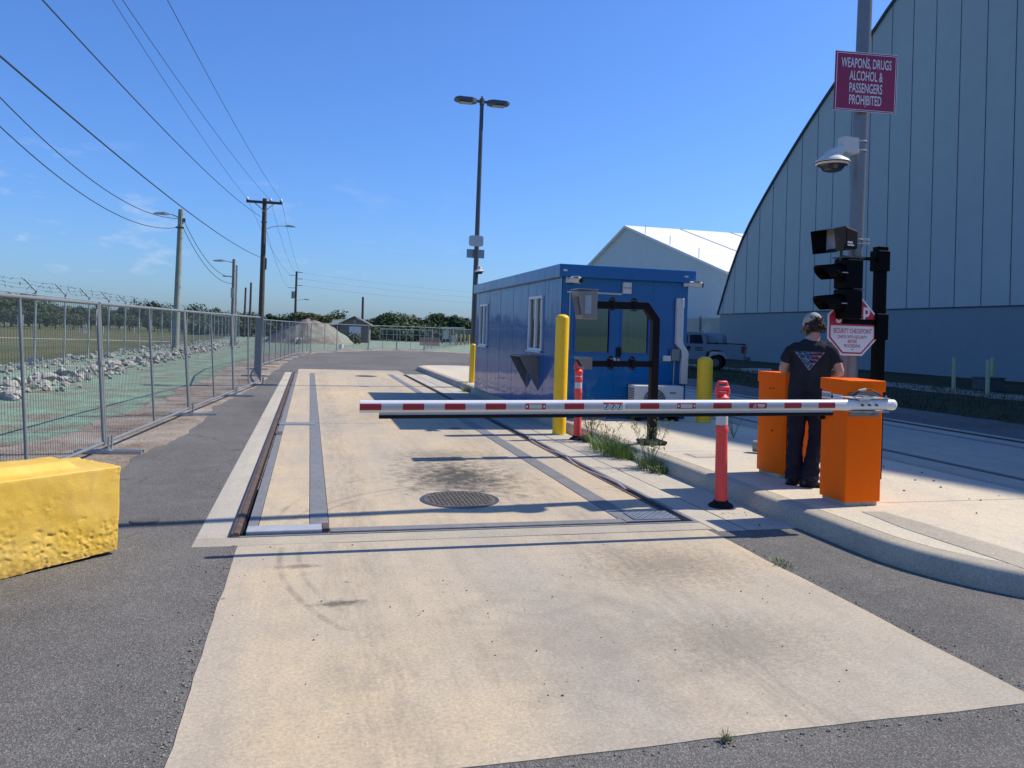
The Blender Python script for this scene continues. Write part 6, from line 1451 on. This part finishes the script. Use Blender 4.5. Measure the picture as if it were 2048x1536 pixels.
def stalks(mb, lf, c, n, h, seed, sp=.12):
    rg = random.Random(seed)
    for i in range(n):
        a = rg.uniform(0, 6.283); d = Vector((math.cos(a), math.sin(a), 0)) * sp * rg.uniform(.3, 1.4); hh2 = h * rg.uniform(.55, 1); pts = [Vector(c), Vector(c) + d * .5 + Vector((0, 0, hh2 * .5)), Vector(c) + d + Vector((0, 0, hh2))]; mb.tube(pts, [.004, .003, .0015], 4)
        for j in range(7):
            t = rg.uniform(.35, 1); b_ = pts[0].lerp(pts[1], t * 2) if t < .5 else pts[1].lerp(pts[2], t * 2 - 1); e_ = b_ + Vector((rg.uniform(-.06, .06), rg.uniform(-.06, .06), rg.uniform(.02, .09))); mb.tube([b_, e_], [.002, .001], 3)
            for k in range(5): f_ = e_ + Vector((rg.gauss(0, .012), rg.gauss(0, .012), rg.gauss(0, .014))); lf.box(f_, (.009, .004, .011), Matrix.Rotation(rg.uniform(0, 3), 3, 'Z') @ Matrix.Rotation(rg.uniform(0, 3), 3, 'X'))
def weed(name, lab, c, parts, cat='weed'):
    t = thing(name, lab, cat, c); parts(t); return t
def wa(t):
    g = MB(); blades(g, (0, 0, 0), 520, (.20, .62), .26, .7, .0035, 1); blades(g, (.02, -.35, 0), 200, (.14, .25), .22, .8, .0035, 2); g.build('blades', gm, t)
    s = MB(); f = MB(); stalks(s, f, (0, .1, 0), 6, .42, 4, .16); s.build('stem', gdry, t); f.build('seed_head', gdry, t)
weed('grass_clump', 'thick green grass clump in the gutter against the kerb', (4.02, 9.95, 0), wa, 'grass clump')
def wb_(t):
    s = MB(); f = MB(); stalks(s, f, (0, 0, 0), 11, .62, 7, .22); s.build('stem', gl, t); f.build('seed_head', pm('pale_seed_heads', (.19, .23, .10), .8), t); g = MB(); blades(g, (0, 0, 0), 180, (.14, .2), .2, 1.0, .006, 8); blades(g, (.02, -.28, 0), 110, (.12, .12), .10, 1.2, .007, 9); g.build('leaves', gl, t)
weed('weed', 'tall flowering weed growing from the kerb joint nearest the orange delineator', (4.06, 8.75, 0), wb_)
def wc(t):
    s = MB(); f = MB(); stalks(s, f, (0, 0, 0), 14, .6, 17, .16); s.build('stem', gdry, t); f.build('seed_head', gdry, t); g = MB(); blades(g, (0, 0, 0), 140, (.13, .13), .16, 1.0, .006, 18); g.build('leaves', pm('withered_leaf', (.15, .13, .06), .8), t)
weed('dry_weed', 'dry brown weed growing behind the far orange delineator post', (4.14, 11.05, 0), wc)
def wd(t): g = MB(); blades(g, (0, 0, 0), 60, (.07, .12), .035, 1.5, .0025, 28); g.build('blades', gm, t)
weed('grass_tuft', 'small grass tuft in the joint between the slab edge and the asphalt', (3.33, 4.93, 0), wd, 'grass tuft')
def we(t): g = MB(); blades(g, (0, 0, 0), 40, (.035, .025), .034, 1.2, .006, 38); g.build('leaves', gl, t); s = MB(); f = MB(); stalks(s, f, (0, 0, 0), 4, .04, 39, .03); s.build('stem', gdry, t)
weed('weed', 'tiny leafy weed at the near edge of the concrete slab', (1.66, 2.79, 0), we).scale = (.55, .55, .5)
def wf(t): g = MB(); blades(g, (0, 0, 0), 120, (.1, .3), .13, 1.0, .005, 48); g.build('leaves', gl, t); s = MB(); f = MB(); stalks(s, f, (0, 0, 0), 5, .3, 49, .1); s.build('stem', gl, t)
weed('weed', 'low green weed at the kerb by the far end of the blue booth', (4.06, 20.3, 0), wf)
def wg(t): s = MB(); f = MB(); stalks(s, f, (0, 0, 0), 9, .55, 59, .2); s.build('stem', gl, t)
weed('weed', 'thin weed stalks in the shade left of the farther orange cabinet', (6.1, 10.3, .15), wg)
# turf blades on the shaded verge in front of the hall
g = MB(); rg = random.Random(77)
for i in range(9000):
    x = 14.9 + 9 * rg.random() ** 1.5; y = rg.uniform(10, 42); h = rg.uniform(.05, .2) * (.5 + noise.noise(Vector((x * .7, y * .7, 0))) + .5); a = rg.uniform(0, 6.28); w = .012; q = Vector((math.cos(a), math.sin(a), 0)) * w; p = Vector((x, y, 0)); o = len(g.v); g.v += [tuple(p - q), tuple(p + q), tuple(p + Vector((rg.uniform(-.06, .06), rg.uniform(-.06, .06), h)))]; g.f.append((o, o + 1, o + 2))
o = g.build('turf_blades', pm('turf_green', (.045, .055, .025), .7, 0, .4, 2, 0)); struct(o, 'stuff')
